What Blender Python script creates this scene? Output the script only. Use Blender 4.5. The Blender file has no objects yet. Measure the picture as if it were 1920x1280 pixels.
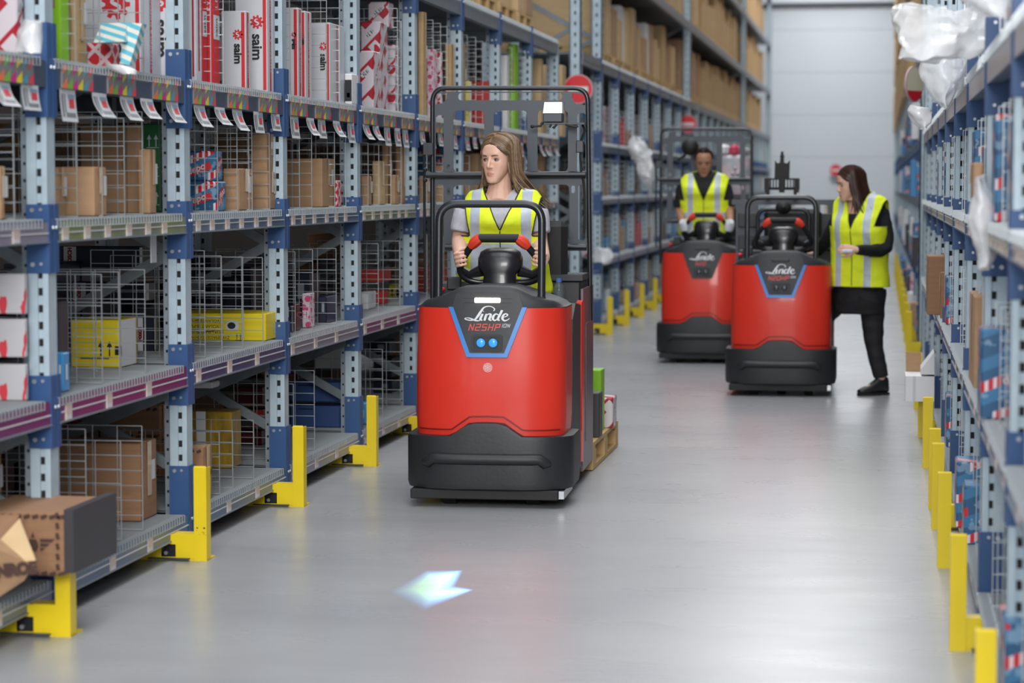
import bpy, bmesh, math, random
import numpy as np
from mathutils import Vector, Matrix, noise as mnoise
R = random.Random(7)
scene = bpy.context.scene
COL = scene.collection

# ------------------------------------------------------------------ camera
F, H = 4400.0, 1.5
CX, CY, VX, VY = 960.0, 640.0, 1651.0, 347.0
_a, _b = VX - CX, CY - VY
_n = math.sqrt(_a*_a + _b*_b + F*F)
YC = Vector((_a/_n, _b/_n, -F/_n))
_p = math.atan2(_b, F)
ZC = Vector((0, math.cos(_p), math.sin(_p)))
XC = YC.cross(ZC)
cam_data = bpy.data.cameras.new('camera')
cam = bpy.data.objects.new('camera', cam_data)
COL.objects.link(cam)
scene.camera = cam
M = Matrix((XC, YC, ZC)).to_4x4()          # camera->world
M.translation = Vector((0, 0, H))
cam.matrix_world = M
cam_data.sensor_width = 36.0
cam_data.lens = F/1920*36
cam_data.clip_start = 0.3
cam_data.clip_end = 200
cam_data.dof.use_dof = True
cam_data.dof.focus_distance = 11.2
cam_data.dof.aperture_fstop = 2.7

def ray(x, y):
    d = Vector((x-CX, CY-y, -F))
    return Vector((d.dot(XC), d.dot(YC), d.dot(ZC)))
def at_z(x, y, z=0.0):
    d = ray(x, y); t = (z-H)/d.z
    return Vector((d.x*t, d.y*t, z))
def at_x(x, y, X):
    d = ray(x, y); t = X/d.x
    return Vector((X, d.y*t, H+d.z*t))
def at_y(x, y, Y):
    d = ray(x, y); t = Y/d.y
    return Vector((d.x*t, Y, H+d.z*t))

# ------------------------------------------------------------------ world, lamps, exposure
world = bpy.data.worlds.new('world'); scene.world = world
world.use_nodes = True
bg = world.node_tree.nodes['Background']
bg.inputs[0].default_value = (0.90, 0.95, 1.0, 1)
bg.inputs[1].default_value = 1.45
scene.view_settings.view_transform = 'Standard'
scene.view_settings.look = 'None'
scene.view_settings.exposure = 0.28
scene.view_settings.gamma = 1.0
scene.view_settings.use_curve_mapping = False
def area(name, loc, sx, sy, power, rot=(0, 0, 0), col=(1, 0.98, 0.95)):
    l = bpy.data.lights.new(name, 'AREA'); l.shape = 'RECTANGLE'; l.size = sx; l.size_y = sy
    l.energy = power; l.color = col
    o = bpy.data.objects.new(name, l); COL.objects.link(o); o.location = loc; o.rotation_euler = rot
    return o
for yy in (1.5, 8, 15, 23, 32, 42, 52):
    area('ceiling_light', (-1.15, yy, 9.2), 2.6, 8.0, 150)
area('added_wall_fill', (-1.2, 52.0, 10.5), 7.0, 2.0, 800, (math.radians(-70), 0, 0), (1, .99, .98)).rotation_euler = (math.radians(62), 0, 0)  # added fill that brightens the back wall, no known fitting
area('camera_side_fill', (0.6, -4.5, 4.6), 5.0, 3.0, 900, (math.radians(75), 0, math.radians(8)))  # added frontal fill from behind the camera, no known source

# ------------------------------------------------------------------ helpers
MATS = {}
def rgb(r, g, b):
    f = lambda c: (c/255/12.92 if c/255 <= 0.04045 else ((c/255+0.055)/1.055)**2.4)
    return (f(r), f(g), f(b))
def mat(name, col, rough=0.5, metal=0.0, var=0.0, scale=8.0, stretch=(1, 1, 1), bump=0.0, emit=None, coat=0.0,
        col2=None, spec=0.5, alpha=1.0, trans=0.0, rvar=0.0):
    if name in MATS: return MATS[name]
    m = bpy.data.materials.new(name); m.use_nodes = True
    nt = m.node_tree; n = nt.nodes; p = n['Principled BSDF']
    c = tuple(col)+(1,)
    p.inputs['Base Color'].default_value = c
    p.inputs['Roughness'].default_value = rough
    p.inputs['Metallic'].default_value = metal
    p.inputs['Specular IOR Level'].default_value = spec
    p.inputs['Coat Weight'].default_value = coat
    p.inputs['Coat Roughness'].default_value = 0.08
    p.inputs['Alpha'].default_value = alpha
    p.inputs['Transmission Weight'].default_value = trans
    if emit:
        p.inputs['Emission Color'].default_value = tuple(emit[0])+(1,)
        p.inputs['Emission Strength'].default_value = emit[1]
    if var or bump or rvar:
        tc = n.new('ShaderNodeTexCoord'); mp = n.new('ShaderNodeMapping'); nz = n.new('ShaderNodeTexNoise')
        mp.inputs['Scale'].default_value = stretch
        nz.inputs['Scale'].default_value = scale; nz.inputs['Detail'].default_value = 4
        nt.links.new(tc.outputs['Object'], mp.inputs[0]); nt.links.new(mp.outputs[0], nz.inputs['Vector'])
        if var:
            mx = n.new('ShaderNodeMix'); mx.data_type = 'RGBA'
            c2 = col2 if col2 else tuple(max(0, x*(1-var)) for x in col)
            rp = n.new('ShaderNodeMapRange'); rp.inputs[1].default_value = 0.35; rp.inputs[2].default_value = 0.65
            nt.links.new(nz.outputs[0], rp.inputs[0]); nt.links.new(rp.outputs[0], mx.inputs[0])
            mx.inputs[6].default_value = c; mx.inputs[7].default_value = tuple(c2)+(1,)
            nt.links.new(mx.outputs[2], p.inputs['Base Color'])
        if rvar:
            rr = n.new('ShaderNodeMapRange'); rr.inputs[3].default_value = rough-rvar; rr.inputs[4].default_value = rough+rvar
            nt.links.new(nz.outputs[0], rr.inputs[0]); nt.links.new(rr.outputs[0], p.inputs['Roughness'])
        if bump:
            bp = n.new('ShaderNodeBump'); bp.inputs['Strength'].default_value = bump; bp.inputs['Distance'].default_value = 0.01
            nt.links.new(nz.outputs[0], bp.inputs['Height']); nt.links.new(bp.outputs[0], p.inputs['Normal'])
    MATS[name] = m
    return m

class MB:
    def __init__(s): s.v = []; s.f = []; s.m = []
    def add(s, vs, fs, m=0):
        o = len(s.v); s.v += [tuple(x) for x in vs]; s.f += [tuple(i+o for i in q) for q in fs]; s.m += [m]*len(fs)
        return s
    def box(s, x0, x1, y0, y1, z0, z1, m=0, faces=None):
        v = [(x0,y0,z0),(x1,y0,z0),(x1,y1,z0),(x0,y1,z0),(x0,y0,z1),(x1,y0,z1),(x1,y1,z1),(x0,y1,z1)]
        f = [(0,3,2,1),(4,5,6,7),(0,1,5,4),(1,2,6,5),(2,3,7,6),(3,0,4,7)]
        return s.add(v, f, m)
    def cbox(s, x0, x1, y0, y1, z0, z1, b=0.004, m=0, bulge=0.0):
        # chamfered box, optional bulged side faces
        cx, cy, cz = (x0+x1)/2, (y0+y1)/2, (z0+z1)/2; hx, hy, hz = (x1-x0)/2, (y1-y0)/2, (z1-z0)/2
        b = min(b, hx*.8, hy*.8, hz*.8)
        vs = []; idx = {}
        for sx in (-1, 1):
            for sy in (-1, 1):
                for sz in (-1, 1):
                    for ax in range(3):
                        p = [sx*(hx-b), sy*(hy-b), sz*(hz-b)]; hh = (hx, hy, hz); sg = (sx, sy, sz)
                        p[ax] = sg[ax]*hh[ax]
                        idx[(sx, sy, sz, ax)] = len(vs); vs.append((cx+p[0], cy+p[1], cz+p[2]))
        fs = []
        for ax in range(3):
            u, w = [(1, 2), (2, 0), (0, 1)][ax]
            for sg in (-1, 1):
                q = []
                for (a, c) in ((-1, -1), (1, -1), (1, 1), (-1, 1)):
                    k = [0, 0, 0]; k[ax] = sg; k[u] = a; k[w] = c; q.append(idx[(k[0], k[1], k[2], ax)])
                if sg < 0: q.reverse()
                if bulge and ax < 2:
                    c = len(vs); p = [sum(vs[i][j] for i in q)/4 for j in range(3)]; p[ax] += sg*bulge; vs.append(tuple(p))
                    for i in range(4): fs.append((q[i], q[(i+1) % 4], c))
                else: fs.append(tuple(q))
        for ax in range(3):         # edge chamfers along axis ax
            u, w = [(1, 2), (2, 0), (0, 1)][ax]
            for a in (-1, 1):
                for c in (-1, 1):
                    def I(sgn, face):
                        k = [0, 0, 0]; k[ax] = sgn; k[u] = a; k[w] = c; return idx[(k[0], k[1], k[2], face)]
                    q = (I(-1, u), I(1, u), I(1, w), I(-1, w))
                    fs.append(q if a*c < 0 else q[::-1])
        for sx in (-1, 1):
            for sy in (-1, 1):
                for sz in (-1, 1):
                    q = [idx[(sx, sy, sz, i)] for i in range(3)]
                    fs.append(tuple(q if sx*sy*sz > 0 else q[::-1]))
        return s.add(vs, fs, m)
    def quad(s, a, b, c, d, m=0): return s.add([a, b, c, d], [(0, 1, 2, 3)], m)
    def tube(s, path, r, n=8, m=0, closed=False, caps=True, flat=1.0, upv=None):
        P = [Vector(p) for p in path]; k = len(P)
        rr = r if isinstance(r, (list, tuple)) else [r]*k
        rings = []; prev = None
        for i in range(k):
            if closed: t = (P[(i+1) % k]-P[i-1]).normalized()
            elif i == 0: t = (P[1]-P[0]).normalized()
            elif i == k-1: t = (P[-1]-P[-2]).normalized()
            else: t = (P[i+1]-P[i-1]).normalized()
            if prev is None:
                up = Vector(upv) if upv else (Vector((0, 0, 1)) if abs(t.z) < 0.9 else Vector((0, 1, 0)))
                a = (up - t*up.dot(t)).normalized()
            else:
                a = prev - t*prev.dot(t)
                a = a.normalized() if a.length > 1e-6 else Vector((1, 0, 0))
            prev = a; b = t.cross(a)
            rings.append([P[i]+(a*math.cos(2*math.pi*j/n)+b*math.sin(2*math.pi*j/n)*flat)*rr[i] for j in range(n)])
        vs = [v for g in rings for v in g]; fs = []
        for i in range(k if closed else k-1):
            for j in range(n):
                a0 = i*n+j; a1 = i*n+(j+1) % n; b0 = ((i+1) % k)*n+j; b1 = ((i+1) % k)*n+(j+1) % n
                fs.append((a0, a1, b1, b0))
        if caps and not closed:
            fs.append(tuple(range(n))[::-1]); fs.append(tuple((k-1)*n+j for j in range(n)))
        return s.add(vs, fs, m)
    def cyl(s, p0, p1, r, n=12, m=0, r1=None): return s.tube([p0, p1], [r, r if r1 is None else r1], n, m)
    def ball(s, c, r, n=10, k=7, m=0):
        rx, ry, rz = r if isinstance(r, (tuple, list)) else (r, r, r)
        vs = [(c[0], c[1], c[2]-rz)]; fs = []
        for i in range(1, k):
            ph = -math.pi/2+math.pi*i/k
            for j in range(n):
                th = 2*math.pi*j/n
                vs.append((c[0]+rx*math.cos(ph)*math.cos(th), c[1]+ry*math.cos(ph)*math.sin(th), c[2]+rz*math.sin(ph)))
        vs.append((c[0], c[1], c[2]+rz)); L = len(vs)-1
        for j in range(n):
            fs.append((0, 1+(j+1) % n, 1+j)); fs.append((L, L-n+j, L-n+(j+1) % n))
            for i in range(k-2):
                a = 1+i*n+j; b = 1+i*n+(j+1) % n; fs.append((a, b, b+n, a+n))
        return s.add(vs, fs, m)
    def prism(s, poly, axis, a, b, m=0):
        # poly: 2D points in the two other axes (x,z) for axis y; (y,z) for axis x; (x,y) for z
        def mk(p, t):
            return {'y': (p[0], t, p[1]), 'x': (t, p[0], p[1]), 'z': (p[0], p[1], t)}[axis]
        k = len(poly); vs = [mk(p, a) for p in poly]+[mk(p, b) for p in poly]
        fs = [tuple(range(k)), tuple(range(2*k-1, k-1, -1))]+[(i, i+k, (i+1) % k+k, (i+1) % k) for i in range(k)]
        return s.add(vs, fs, m)
    def loft(s, rings, m=0, caps=True, closed_ring=True):
        n = len(rings[0]); vs = [v for g in rings for v in g]; fs = []
        for i in range(len(rings)-1):
            for j in range(n if closed_ring else n-1):
                fs.append((i*n+j, i*n+(j+1) % n, (i+1)*n+(j+1) % n, (i+1)*n+j))
        if caps and closed_ring:
            fs.append(tuple(range(n))[::-1]); fs.append(tuple((len(rings)-1)*n+j for j in range(n)))
        return s.add(vs, fs, m)
    def mesh(s, name, mats, smooth=False, fixn=False, angle=None):
        me = bpy.data.meshes.new(name); me.from_pydata(s.v, [], s.f)
        if not isinstance(mats, (list, tuple)): mats = [mats]
        for x in mats: me.materials.append(x)
        if len(mats) > 1: me.polygons.foreach_set('material_index', s.m)
        if fixn:
            bm = bmesh.new(); bm.from_mesh(me); bmesh.ops.recalc_face_normals(bm, faces=bm.faces); bm.to_mesh(me); bm.free()
        if smooth:
            me.shade_smooth()
            if angle: me.set_sharp_from_angle(angle=math.radians(angle))
        me.update()
        return me
    def build(s, name, mats, parent=None, smooth=False, fixn=True, angle=40, **kw):
        return obj(name, s.mesh(name, mats, smooth, fixn, angle), parent, **kw)

def obj(name, me, parent=None, loc=(0, 0, 0), rot=(0, 0, 0), scale=(1, 1, 1)):
    o = bpy.data.objects.new(name, me); COL.objects.link(o)
    o.location = loc; o.rotation_euler = rot; o.scale = scale
    if parent is not None: o.parent = parent
    return o
THINGS = []
def tag(o, label, cat, group=None, kind=None):
    if label: o['label'] = label
    if cat: o['category'] = cat
    if group: o['group'] = group
    if kind: o['kind'] = kind
    if label: THINGS.append(o)
    return o
def thing(name, label, cat, loc=(0, 0, 0), rotz=0.0, group=None):
    o = bpy.data.objects.new(name, None); o.empty_display_size = .1; COL.objects.link(o)
    o.location = loc; o.rotation_euler = (0, 0, rotz)
    return tag(o, label, cat, group)
def stuff(o): o['kind'] = 'stuff'; return o
def struct(o): o['kind'] = 'structure'; return o

_txt = {}
def text_data(s, size=1.0, shear=0.0, offset=0.0, spacing=1.0):
    """triangulated outline of a word, centred, height=size (verts in 2D)"""
    key = (s, size, shear, offset, spacing)
    if key in _txt: return _txt[key]
    c = bpy.data.curves.new('lettering', 'FONT'); c.body = s; c.size = size; c.shear = shear; c.offset = offset
    c.space_character = spacing; c.resolution_u = 3; c.align_x = 'CENTER'; c.align_y = 'CENTER'
    o = bpy.data.objects.new('lettering', c); COL.objects.link(o)
    dg = bpy.context.evaluated_depsgraph_get(); me = bpy.data.meshes.new_from_object(o.evaluated_get(dg))
    v = [(q.co.x, q.co.y) for q in me.vertices]; f = [tuple(p.vertices) for p in me.polygons]
    bpy.data.objects.remove(o); bpy.data.curves.remove(c); bpy.data.meshes.remove(me)
    _txt[key] = (v, f); return v, f
def decal(mb, data, origin, u, w, m=0, ang=0.0, sc=1.0, fn=None):
    """lay 2D outline into 3D: origin + u*x + w*y"""
    v, f = data; o = Vector(origin); u = Vector(u); w = Vector(w); ca, sa = math.cos(ang), math.sin(ang)
    vs = []
    for x, y in v:
        X = (x*ca-y*sa)*sc; Y = (x*sa+y*ca)*sc
        p = o+u*X+w*Y
        if fn: p = fn(p)
        vs.append(tuple(p))
    mb.add(vs, f, m)
    return mb
def ribbon(pts, seg=6):
    """variable-width stroke (x,y,w) -> 2D outline data"""
    P = [Vector(p) for p in pts]; Q = []
    for i in range(len(P)-1):
        p0 = P[max(i-1, 0)]; p1 = P[i]; p2 = P[i+1]; p3 = P[min(i+2, len(P)-1)]
        for k in range(seg):
            t = k/seg
            Q.append(0.5*((2*p1)+(-p0+p2)*t+(2*p0-5*p1+4*p2-p3)*t*t+(-p0+3*p1-3*p2+p3)*t**3))
    Q.append(P[-1]); v = []; f = []
    for i, q in enumerate(Q):
        a = Q[max(i-1, 0)]; b = Q[min(i+1, len(Q)-1)]; t = Vector((b.x-a.x, b.y-a.y))
        t = t.normalized() if t.length > 0 else Vector((1, 0)); nn = Vector((-t.y, t.x))*q.z/2
        v += [(q.x+nn.x, q.y+nn.y), (q.x-nn.x, q.y-nn.y)]
        if i: k = 2*i; f.append((k-2, k-1, k+1, k))
    return v, f
def smoothpath(pts, seg=5, closed=False):
    P = [Vector(p) for p in pts]; n = len(P); Q = []
    for i in range(n if closed else n-1):
        g = (lambda j: P[j % n]) if closed else (lambda j: P[min(max(j, 0), n-1)])
        p0, p1, p2, p3 = g(i-1), g(i), g(i+1), g(i+2)
        for k in range(seg):
            t = k/seg
            Q.append(0.5*((2*p1)+(-p0+p2)*t+(2*p0-5*p1+4*p2-p3)*t*t+(-p0+3*p1-3*p2+p3)*t**3))
    if not closed: Q.append(P[-1])
    return Q
def rounded(pts, rads, seg=5):
    """polyline with filleted corners (3D)"""
    P = [Vector(p) for p in pts]; out = [P[0]]
    for i in range(1, len(P)-1):
        r = rads[i-1] if isinstance(rads, (list, tuple)) else rads
        a = (P[i-1]-P[i]); b = (P[i+1]-P[i]); r = min(r, a.length*.49, b.length*.49)
        p0 = P[i]+a.normalized()*r; p2 = P[i]+b.normalized()*r
        for k in range(seg+1):
            t = k/seg; out.append(p0*(1-t)**2+P[i]*2*t*(1-t)+p2*t*t)
    out.append(P[-1]); return out
def rrect(x0, x1, y0, y1, r, n=4):
    o = []
    for cx, cy, a in ((x1-r, y1-r, 0), (x0+r, y1-r, 90), (x0+r, y0+r, 180), (x1-r, y0+r, 270)):
        for k in range(n+1):
            t = math.radians(a+90*k/n); o.append((cx+r*math.cos(t), cy+r*math.sin(t)))
    return o
def plate(outer, holes, depth, to3):
    """flat plate with holes, extruded (2D curve fill) -> MB"""
    c = bpy.data.curves.new('plate', 'CURVE'); c.dimensions = '2D'; c.fill_mode = 'BOTH'; c.extrude = depth/2
    for poly in [outer]+holes:
        sp = c.splines.new('POLY'); sp.points.add(len(poly)-1); sp.use_cyclic_u = True
        for i, p in enumerate(poly): sp.points[i].co = (p[0], p[1], 0, 1)
    o = bpy.data.objects.new('plate', c); COL.objects.link(o)
    dg = bpy.context.evaluated_depsgraph_get(); me = bpy.data.meshes.new_from_object(o.evaluated_get(dg))
    mb = MB(); mb.add([to3(q.co) for q in me.vertices], [tuple(p.vertices) for p in me.polygons])
    bpy.data.objects.remove(o); bpy.data.curves.remove(c); bpy.data.meshes.remove(me)
    return mb
ORD = ['first', 'second', 'third', 'fourth', 'fifth', 'sixth', 'seventh', 'eighth', 'ninth', 'tenth', 'eleventh', 'twelfth',
       'thirteenth', 'fourteenth', 'fifteenth', 'sixteenth', 'seventeenth', 'eighteenth', 'nineteenth', 'twentieth']
def ordinal(i):
    if i < 20: return ORD[i]
    t = ['twenty', 'thirty', 'forty', 'fifty', 'sixty', 'seventy', 'eighty', 'ninety'][(i+1)//10-2]
    r = (i+1) % 10
    return t[:-1]+'ieth' if r == 0 else t+'-'+ORD[r-1]

# ------------------------------------------------------------------ materials
galv = mat('galvanised_steel', rgb(150, 162, 172), .42, .55, .18, 18, rvar=.1)
galv_pale = mat('pale_galvanised', rgb(176, 194, 206), .45, .15, .12, 12)
galv_dark = mat('dark_zinc', rgb(120, 128, 134), .5, .5, .2, 10)  # darker zinc for deck panels, braces and slab joints
wire_m = mat('zinc_wire', rgb(176, 182, 186), .35, .7)
deck_m = mat('wire_deck_steel', rgb(150, 156, 160), .4, .6, .15, 30, (8, 1, 1))
blue_steel = mat('blue_painted_steel', rgb(44, 80, 130), .45, 0, .12, 9)
beam_m = mat('slate_blue_beam', rgb(74, 88, 110), .4, .1, .15, 4)
beam_grey = mat('grey_beam', rgb(128, 138, 150), .4, .3, .12, 4)
hole_m = mat('slot_black', rgb(18, 20, 24), .8)
yellow_m = mat('yellow_powder_coat', rgb(228, 200, 8), .42, 0, .06, 6, coat=.15)
scuff = mat('black_scuff', rgb(40, 36, 30), .8)
kraft = mat('kraft_board', rgb(176, 140, 106), .75, 0, .12, 5, (1, 1, 6), bump=.05)
kraft_d = mat('brown_board', rgb(150, 112, 82), .78, 0, .14, 5, (1, 1, 9), bump=.05)
kraft_l = mat('pale_board', rgb(202, 172, 130), .72, 0, .1, 5, (1, 1, 4), bump=.05)
kraft_y = mat('tan_board', rgb(188, 156, 112), .72, 0, .12, 4, (1, 1, 5))
tape_m = mat('brown_tape', rgb(132, 100, 72), .3)
tape_c = mat('clear_tape', rgb(190, 164, 134), .2)
pale_l = mat('pale_shelf_strip', rgb(176, 168, 170), .3)
paper = mat('white_paper', rgb(200, 202, 206), .6, 0, .05, 20)
ink = mat('black_ink', rgb(22, 22, 26), .6)
ink_b = mat('brown_ink', rgb(72, 48, 40), .7)
red_ink = mat('red_ink', rgb(200, 34, 44), .5)
red_dk = mat('dark_red_ink', rgb(158, 30, 44), .5)
white_box = mat('white_glossy_board', rgb(206, 208, 214), .35, 0, .05, 3)
white_dull = mat('white_board', rgb(222, 222, 224), .6, 0, .04, 3)
red_box = mat('red_board', rgb(196, 48, 44), .45, 0, .1, 6)
navy_box = mat('navy_board', rgb(22, 32, 56), .4, 0, .2, 4)
blue_box = mat('blue_board', rgb(38, 72, 128), .5, 0, .06, 4)
cyan_box = mat('cyan_board', rgb(64, 142, 198), .4, 0, .1, 4)
grey_box = mat('charcoal_board', rgb(58, 56, 60), .5, 0, .1, 4)
maroon_box = mat('maroon_board', rgb(84, 14, 30), .45, 0, .1, 4)
yel_box = mat('yellow_board', rgb(226, 204, 20), .45, 0, .08, 6)
green_box = mat('lime_board', rgb(134, 190, 32), .45, 0, .1, 6)
green_dk = mat('green_board', rgb(20, 110, 60), .5, 0, .1, 6)
clear_strip = mat('clear_label_holder', rgb(150, 160, 170), .12, 0, alpha=.35)
tag_tan = mat('buff_label', rgb(196, 180, 170), .5)
purple_l = mat('purple_shelf_strip', rgb(112, 40, 100), .3)
violet_l = mat('violet_shelf_strip', rgb(62, 56, 100), .3)
navy_l = mat('navy_shelf_strip', rgb(40, 56, 88), .3)
steel_l = mat('steel_blue_shelf_strip', rgb(72, 98, 130), .3)
mauve_l = mat('mauve_shelf_strip', rgb(132, 126, 146), .3)
lime_l = mat('lime_shelf_strip', rgb(126, 142, 78), .3, 0, .5, 1.6, (1, 1, .1), col2=rgb(96, 104, 116))
lab_grey = mat('arrow_label_grey', rgb(122, 122, 126), .4)
labcols = [mat('label_orange', rgb(226, 120, 70), .4), mat('label_green', rgb(120, 178, 60), .4), mat('label_magenta', rgb(200, 40, 130), .4),
           mat('label_yellow', rgb(222, 204, 40), .4), mat('label_teal', rgb(80, 150, 172), .4), mat('label_red', rgb(216, 72, 84), .4)]

def pattern_mat(name, kind):
    """printed packaging patterns: flat print on real boxes, in object space"""
    m = bpy.data.materials.new(name); m.use_nodes = True; nt = m.node_tree; n = nt.nodes; L = nt.links.new
    p = n['Principled BSDF']; p.inputs['Roughness'].default_value = .35
    tc = n.new('ShaderNodeTexCoord'); sp = n.new('ShaderNodeSeparateXYZ'); L(tc.outputs['Object'], sp.inputs[0])
    def mth(op, a, b=None, c=None):
        q = n.new('ShaderNodeMath'); q.operation = op
        for i, x in enumerate((a, b, c)):
            if x is None: continue
            if isinstance(x, (int, float)): q.inputs[i].default_value = x
            else: L(x, q.inputs[i])
        return q.outputs[0]
    u = mth('ADD', sp.outputs[0], sp.outputs[1]); z = sp.outputs[2]
    def mix(fac, a, b):
        q = n.new('ShaderNodeMix'); q.data_type = 'RGBA'; L(fac, q.inputs[0])
        for i, x in ((6, a), (7, b)):
            if isinstance(x, tuple): q.inputs[i].default_value = x+(1,)
            else: L(x, q.inputs[i])
        return q.outputs[2]
    if kind == 'diamond':       # red board with a white lattice
        a = mth('FRACT', mth('DIVIDE', mth('ADD', u, z), .075)); b = mth('FRACT', mth('DIVIDE', mth('SUBTRACT', u, z), .075))
        ln = mth('MAXIMUM', mth('LESS_THAN', a, .26), mth('LESS_THAN', b, .26))
        col = mix(ln, rgb(190, 34, 44), rgb(214, 186, 192))
    elif kind == 'bigdiamond':
        a = mth('FRACT', mth('DIVIDE', mth('ADD', u, z), .17)); b = mth('FRACT', mth('DIVIDE', mth('SUBTRACT', u, z), .17))
        ln = mth('MAXIMUM', mth('LESS_THAN', a, .5), mth('LESS_THAN', b, .12))
        ln2 = mth('LESS_THAN', b, .45)
        col = mix(mth('MULTIPLY', ln, ln2), rgb(206, 196, 204), rgb(168, 26, 44))
    elif kind == 'wave':        # blue boards with slanting red and white flashes
        v = mth('SUBTRACT', z, mth('MULTIPLY', u, .4)); row = mth('DIVIDE', v, .105); fr = mth('FRACT', row)
        band = mth('LESS_THAN', fr, .32); sh = mth('ADD', mth('DIVIDE', u, .21), mth('MULTIPLY', mth('FLOOR', row), .37)); uf = mth('FRACT', sh)
        on = mth('LESS_THAN', uf, .5); bars = mth('LESS_THAN', mth('FRACT', mth('MULTIPLY', uf, 8.0)), .4)
        nz = n.new('ShaderNodeTexNoise'); nz.inputs['Scale'].default_value = 22; L(tc.outputs['Object'], nz.inputs[0])
        base = mix(mth('GREATER_THAN', mth('FRACT', mth('MULTIPLY', row, 1.0)), .62), rgb(40, 88, 128), rgb(58, 118, 162))
        base = mix(mth('MULTIPLY', mth('GREATER_THAN', nz.outputs[0], .6), .5), base, rgb(150, 180, 205))
        flash = mix(bars, rgb(200, 36, 52), rgb(226, 214, 220))
        col = mix(mth('MULTIPLY', band, on), base, flash)
    elif kind == 'stripe':
        v = mth('FRACT', mth('DIVIDE', mth('ADD', z, mth('MULTIPLY', u, .5)), .045))
        col = mix(mth('LESS_THAN', v, .5), rgb(204, 204, 196), rgb(88, 168, 186))
    elif kind == 'splash':      # white with red runs
        nz = n.new('ShaderNodeTexNoise'); mp = n.new('ShaderNodeMapping'); mp.inputs['Scale'].default_value = (14, 14, 5)
        L(tc.outputs['Object'], mp.inputs[0]); L(mp.outputs[0], nz.inputs[0]); nz.inputs['Scale'].default_value = 1.6
        col = mix(mth('GREATER_THAN', nz.outputs[0], .635), rgb(188, 186, 190), rgb(206, 60, 72))
    elif kind == 'gold':
        nz = n.new('ShaderNodeTexNoise'); mp = n.new('ShaderNodeMapping'); mp.inputs['Scale'].default_value = (20, 20, 6)
        L(tc.outputs['Object'], mp.inputs[0]); L(mp.outputs[0], nz.inputs[0]); nz.inputs['Scale'].default_value = 1.5
        col = mix(nz.outputs[0], rgb(60, 46, 26), rgb(206, 166, 50))
    elif kind == 'pink':
        nz = n.new('ShaderNodeTexVoronoi'); nz.inputs['Scale'].default_value = 26; L(tc.outputs['Object'], nz.inputs[0])
        col = mix(mth('LESS_THAN', nz.outputs[0], .42), rgb(216, 196, 206), rgb(206, 74, 120))
    L(col, p.inputs['Base Color']); MATS[name] = m; return m
diamond = pattern_mat('red_lattice_print', 'diamond'); bigdia = pattern_mat('red_chevron_print', 'bigdiamond')
wave = pattern_mat('blue_flash_print', 'wave'); stripe = pattern_mat('teal_stripe_print', 'stripe')
splash = pattern_mat('red_splash_print', 'splash'); gold = pattern_mat('gold_black_print', 'gold'); pinkp = pattern_mat('pink_dot_print', 'pink')

def film_mat():
    m = bpy.data.materials.new('clear_stretch_film'); m.use_nodes = True; nt = m.node_tree; n = nt.nodes; L = nt.links.new
    p = n['Principled BSDF']; p.inputs['Base Color'].default_value = (.93, .94, .96, 1); p.inputs['Roughness'].default_value = .12
    p.inputs['Specular IOR Level'].default_value = .9
    p.inputs['Alpha'].default_value = .62
    nz = n.new('ShaderNodeTexNoise'); nz.inputs['Scale'].default_value = 6; nz.inputs['Detail'].default_value = 3
    tc = n.new('ShaderNodeTexCoord'); L(tc.outputs['Object'], nz.inputs[0])
    b = n.new('ShaderNodeBump'); b.inputs['Strength'].default_value = .5; b.inputs['Distance'].default_value = .03
    L(nz.outputs[0], b.inputs['Height']); L(b.outputs[0], p.inputs['Normal'])
    mr = n.new('ShaderNodeMapRange'); mr.inputs[1].default_value = .3; mr.inputs[2].default_value = .7; mr.inputs[3].default_value = .38; mr.inputs[4].default_value = .85
    L(nz.outputs[0], mr.inputs[0]); L(mr.outputs[0], p.inputs['Alpha'])
    return m
film = film_mat()

# ------------------------------------------------------------------ structure: floor and walls
def floor_material():
    m = bpy.data.materials.new('polished_concrete'); m.use_nodes = True; nt = m.node_tree; n = nt.nodes; L = nt.links.new
    p = n['Principled BSDF']
    tc = n.new('ShaderNodeTexCoord')
    def nz(scale, sx, sy, det=5):
        mp = n.new('ShaderNodeMapping'); mp.inputs['Scale'].default_value = (sx, sy, 1)
        q = n.new('ShaderNodeTexNoise'); q.inputs['Scale'].default_value = scale; q.inputs['Detail'].default_value = det
        L(tc.outputs['Object'], mp.inputs[0]); L(mp.outputs[0], q.inputs[0]); return q.outputs[0]
    a = nz(.9, 1, 1.0, 4); b = nz(2.2, .8, 2.2, 5)
    def mix(f, c0, c1, lo=.32, hi=.68):
        r = n.new('ShaderNodeMapRange'); r.inputs[1].default_value = lo; r.inputs[2].default_value = hi; L(f, r.inputs[0])
        q = n.new('ShaderNodeMix'); q.data_type = 'RGBA'; L(r.outputs[0], q.inputs[0])
        for i, x in ((6, c0), (7, c1)):
            if isinstance(x, tuple): q.inputs[i].default_value = x+(1,)
            else: L(x, q.inputs[i])
        return q.outputs[2]
    c = mix(a, rgb(148, 150, 155), rgb(168, 169, 171))
    c2 = mix(b, rgb(160, 162, 166), rgb(134, 135, 138))
    q = n.new('ShaderNodeMix'); q.data_type = 'RGBA'; q.inputs[0].default_value = .35; L(c, q.inputs[6]); L(c2, q.inputs[7])
    L(q.outputs[2], p.inputs['Base Color'])
    r = n.new('ShaderNodeMapRange'); r.inputs[3].default_value = .22; r.inputs[4].default_value = .36; L(b, r.inputs[0]); L(r.outputs[0], p.inputs['Roughness'])
    p.inputs['Specular IOR Level'].default_value = .5
    return m
struct(MB().box(-9, 6, -3, 64, -.15, 0).build('floor', floor_material()))
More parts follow.
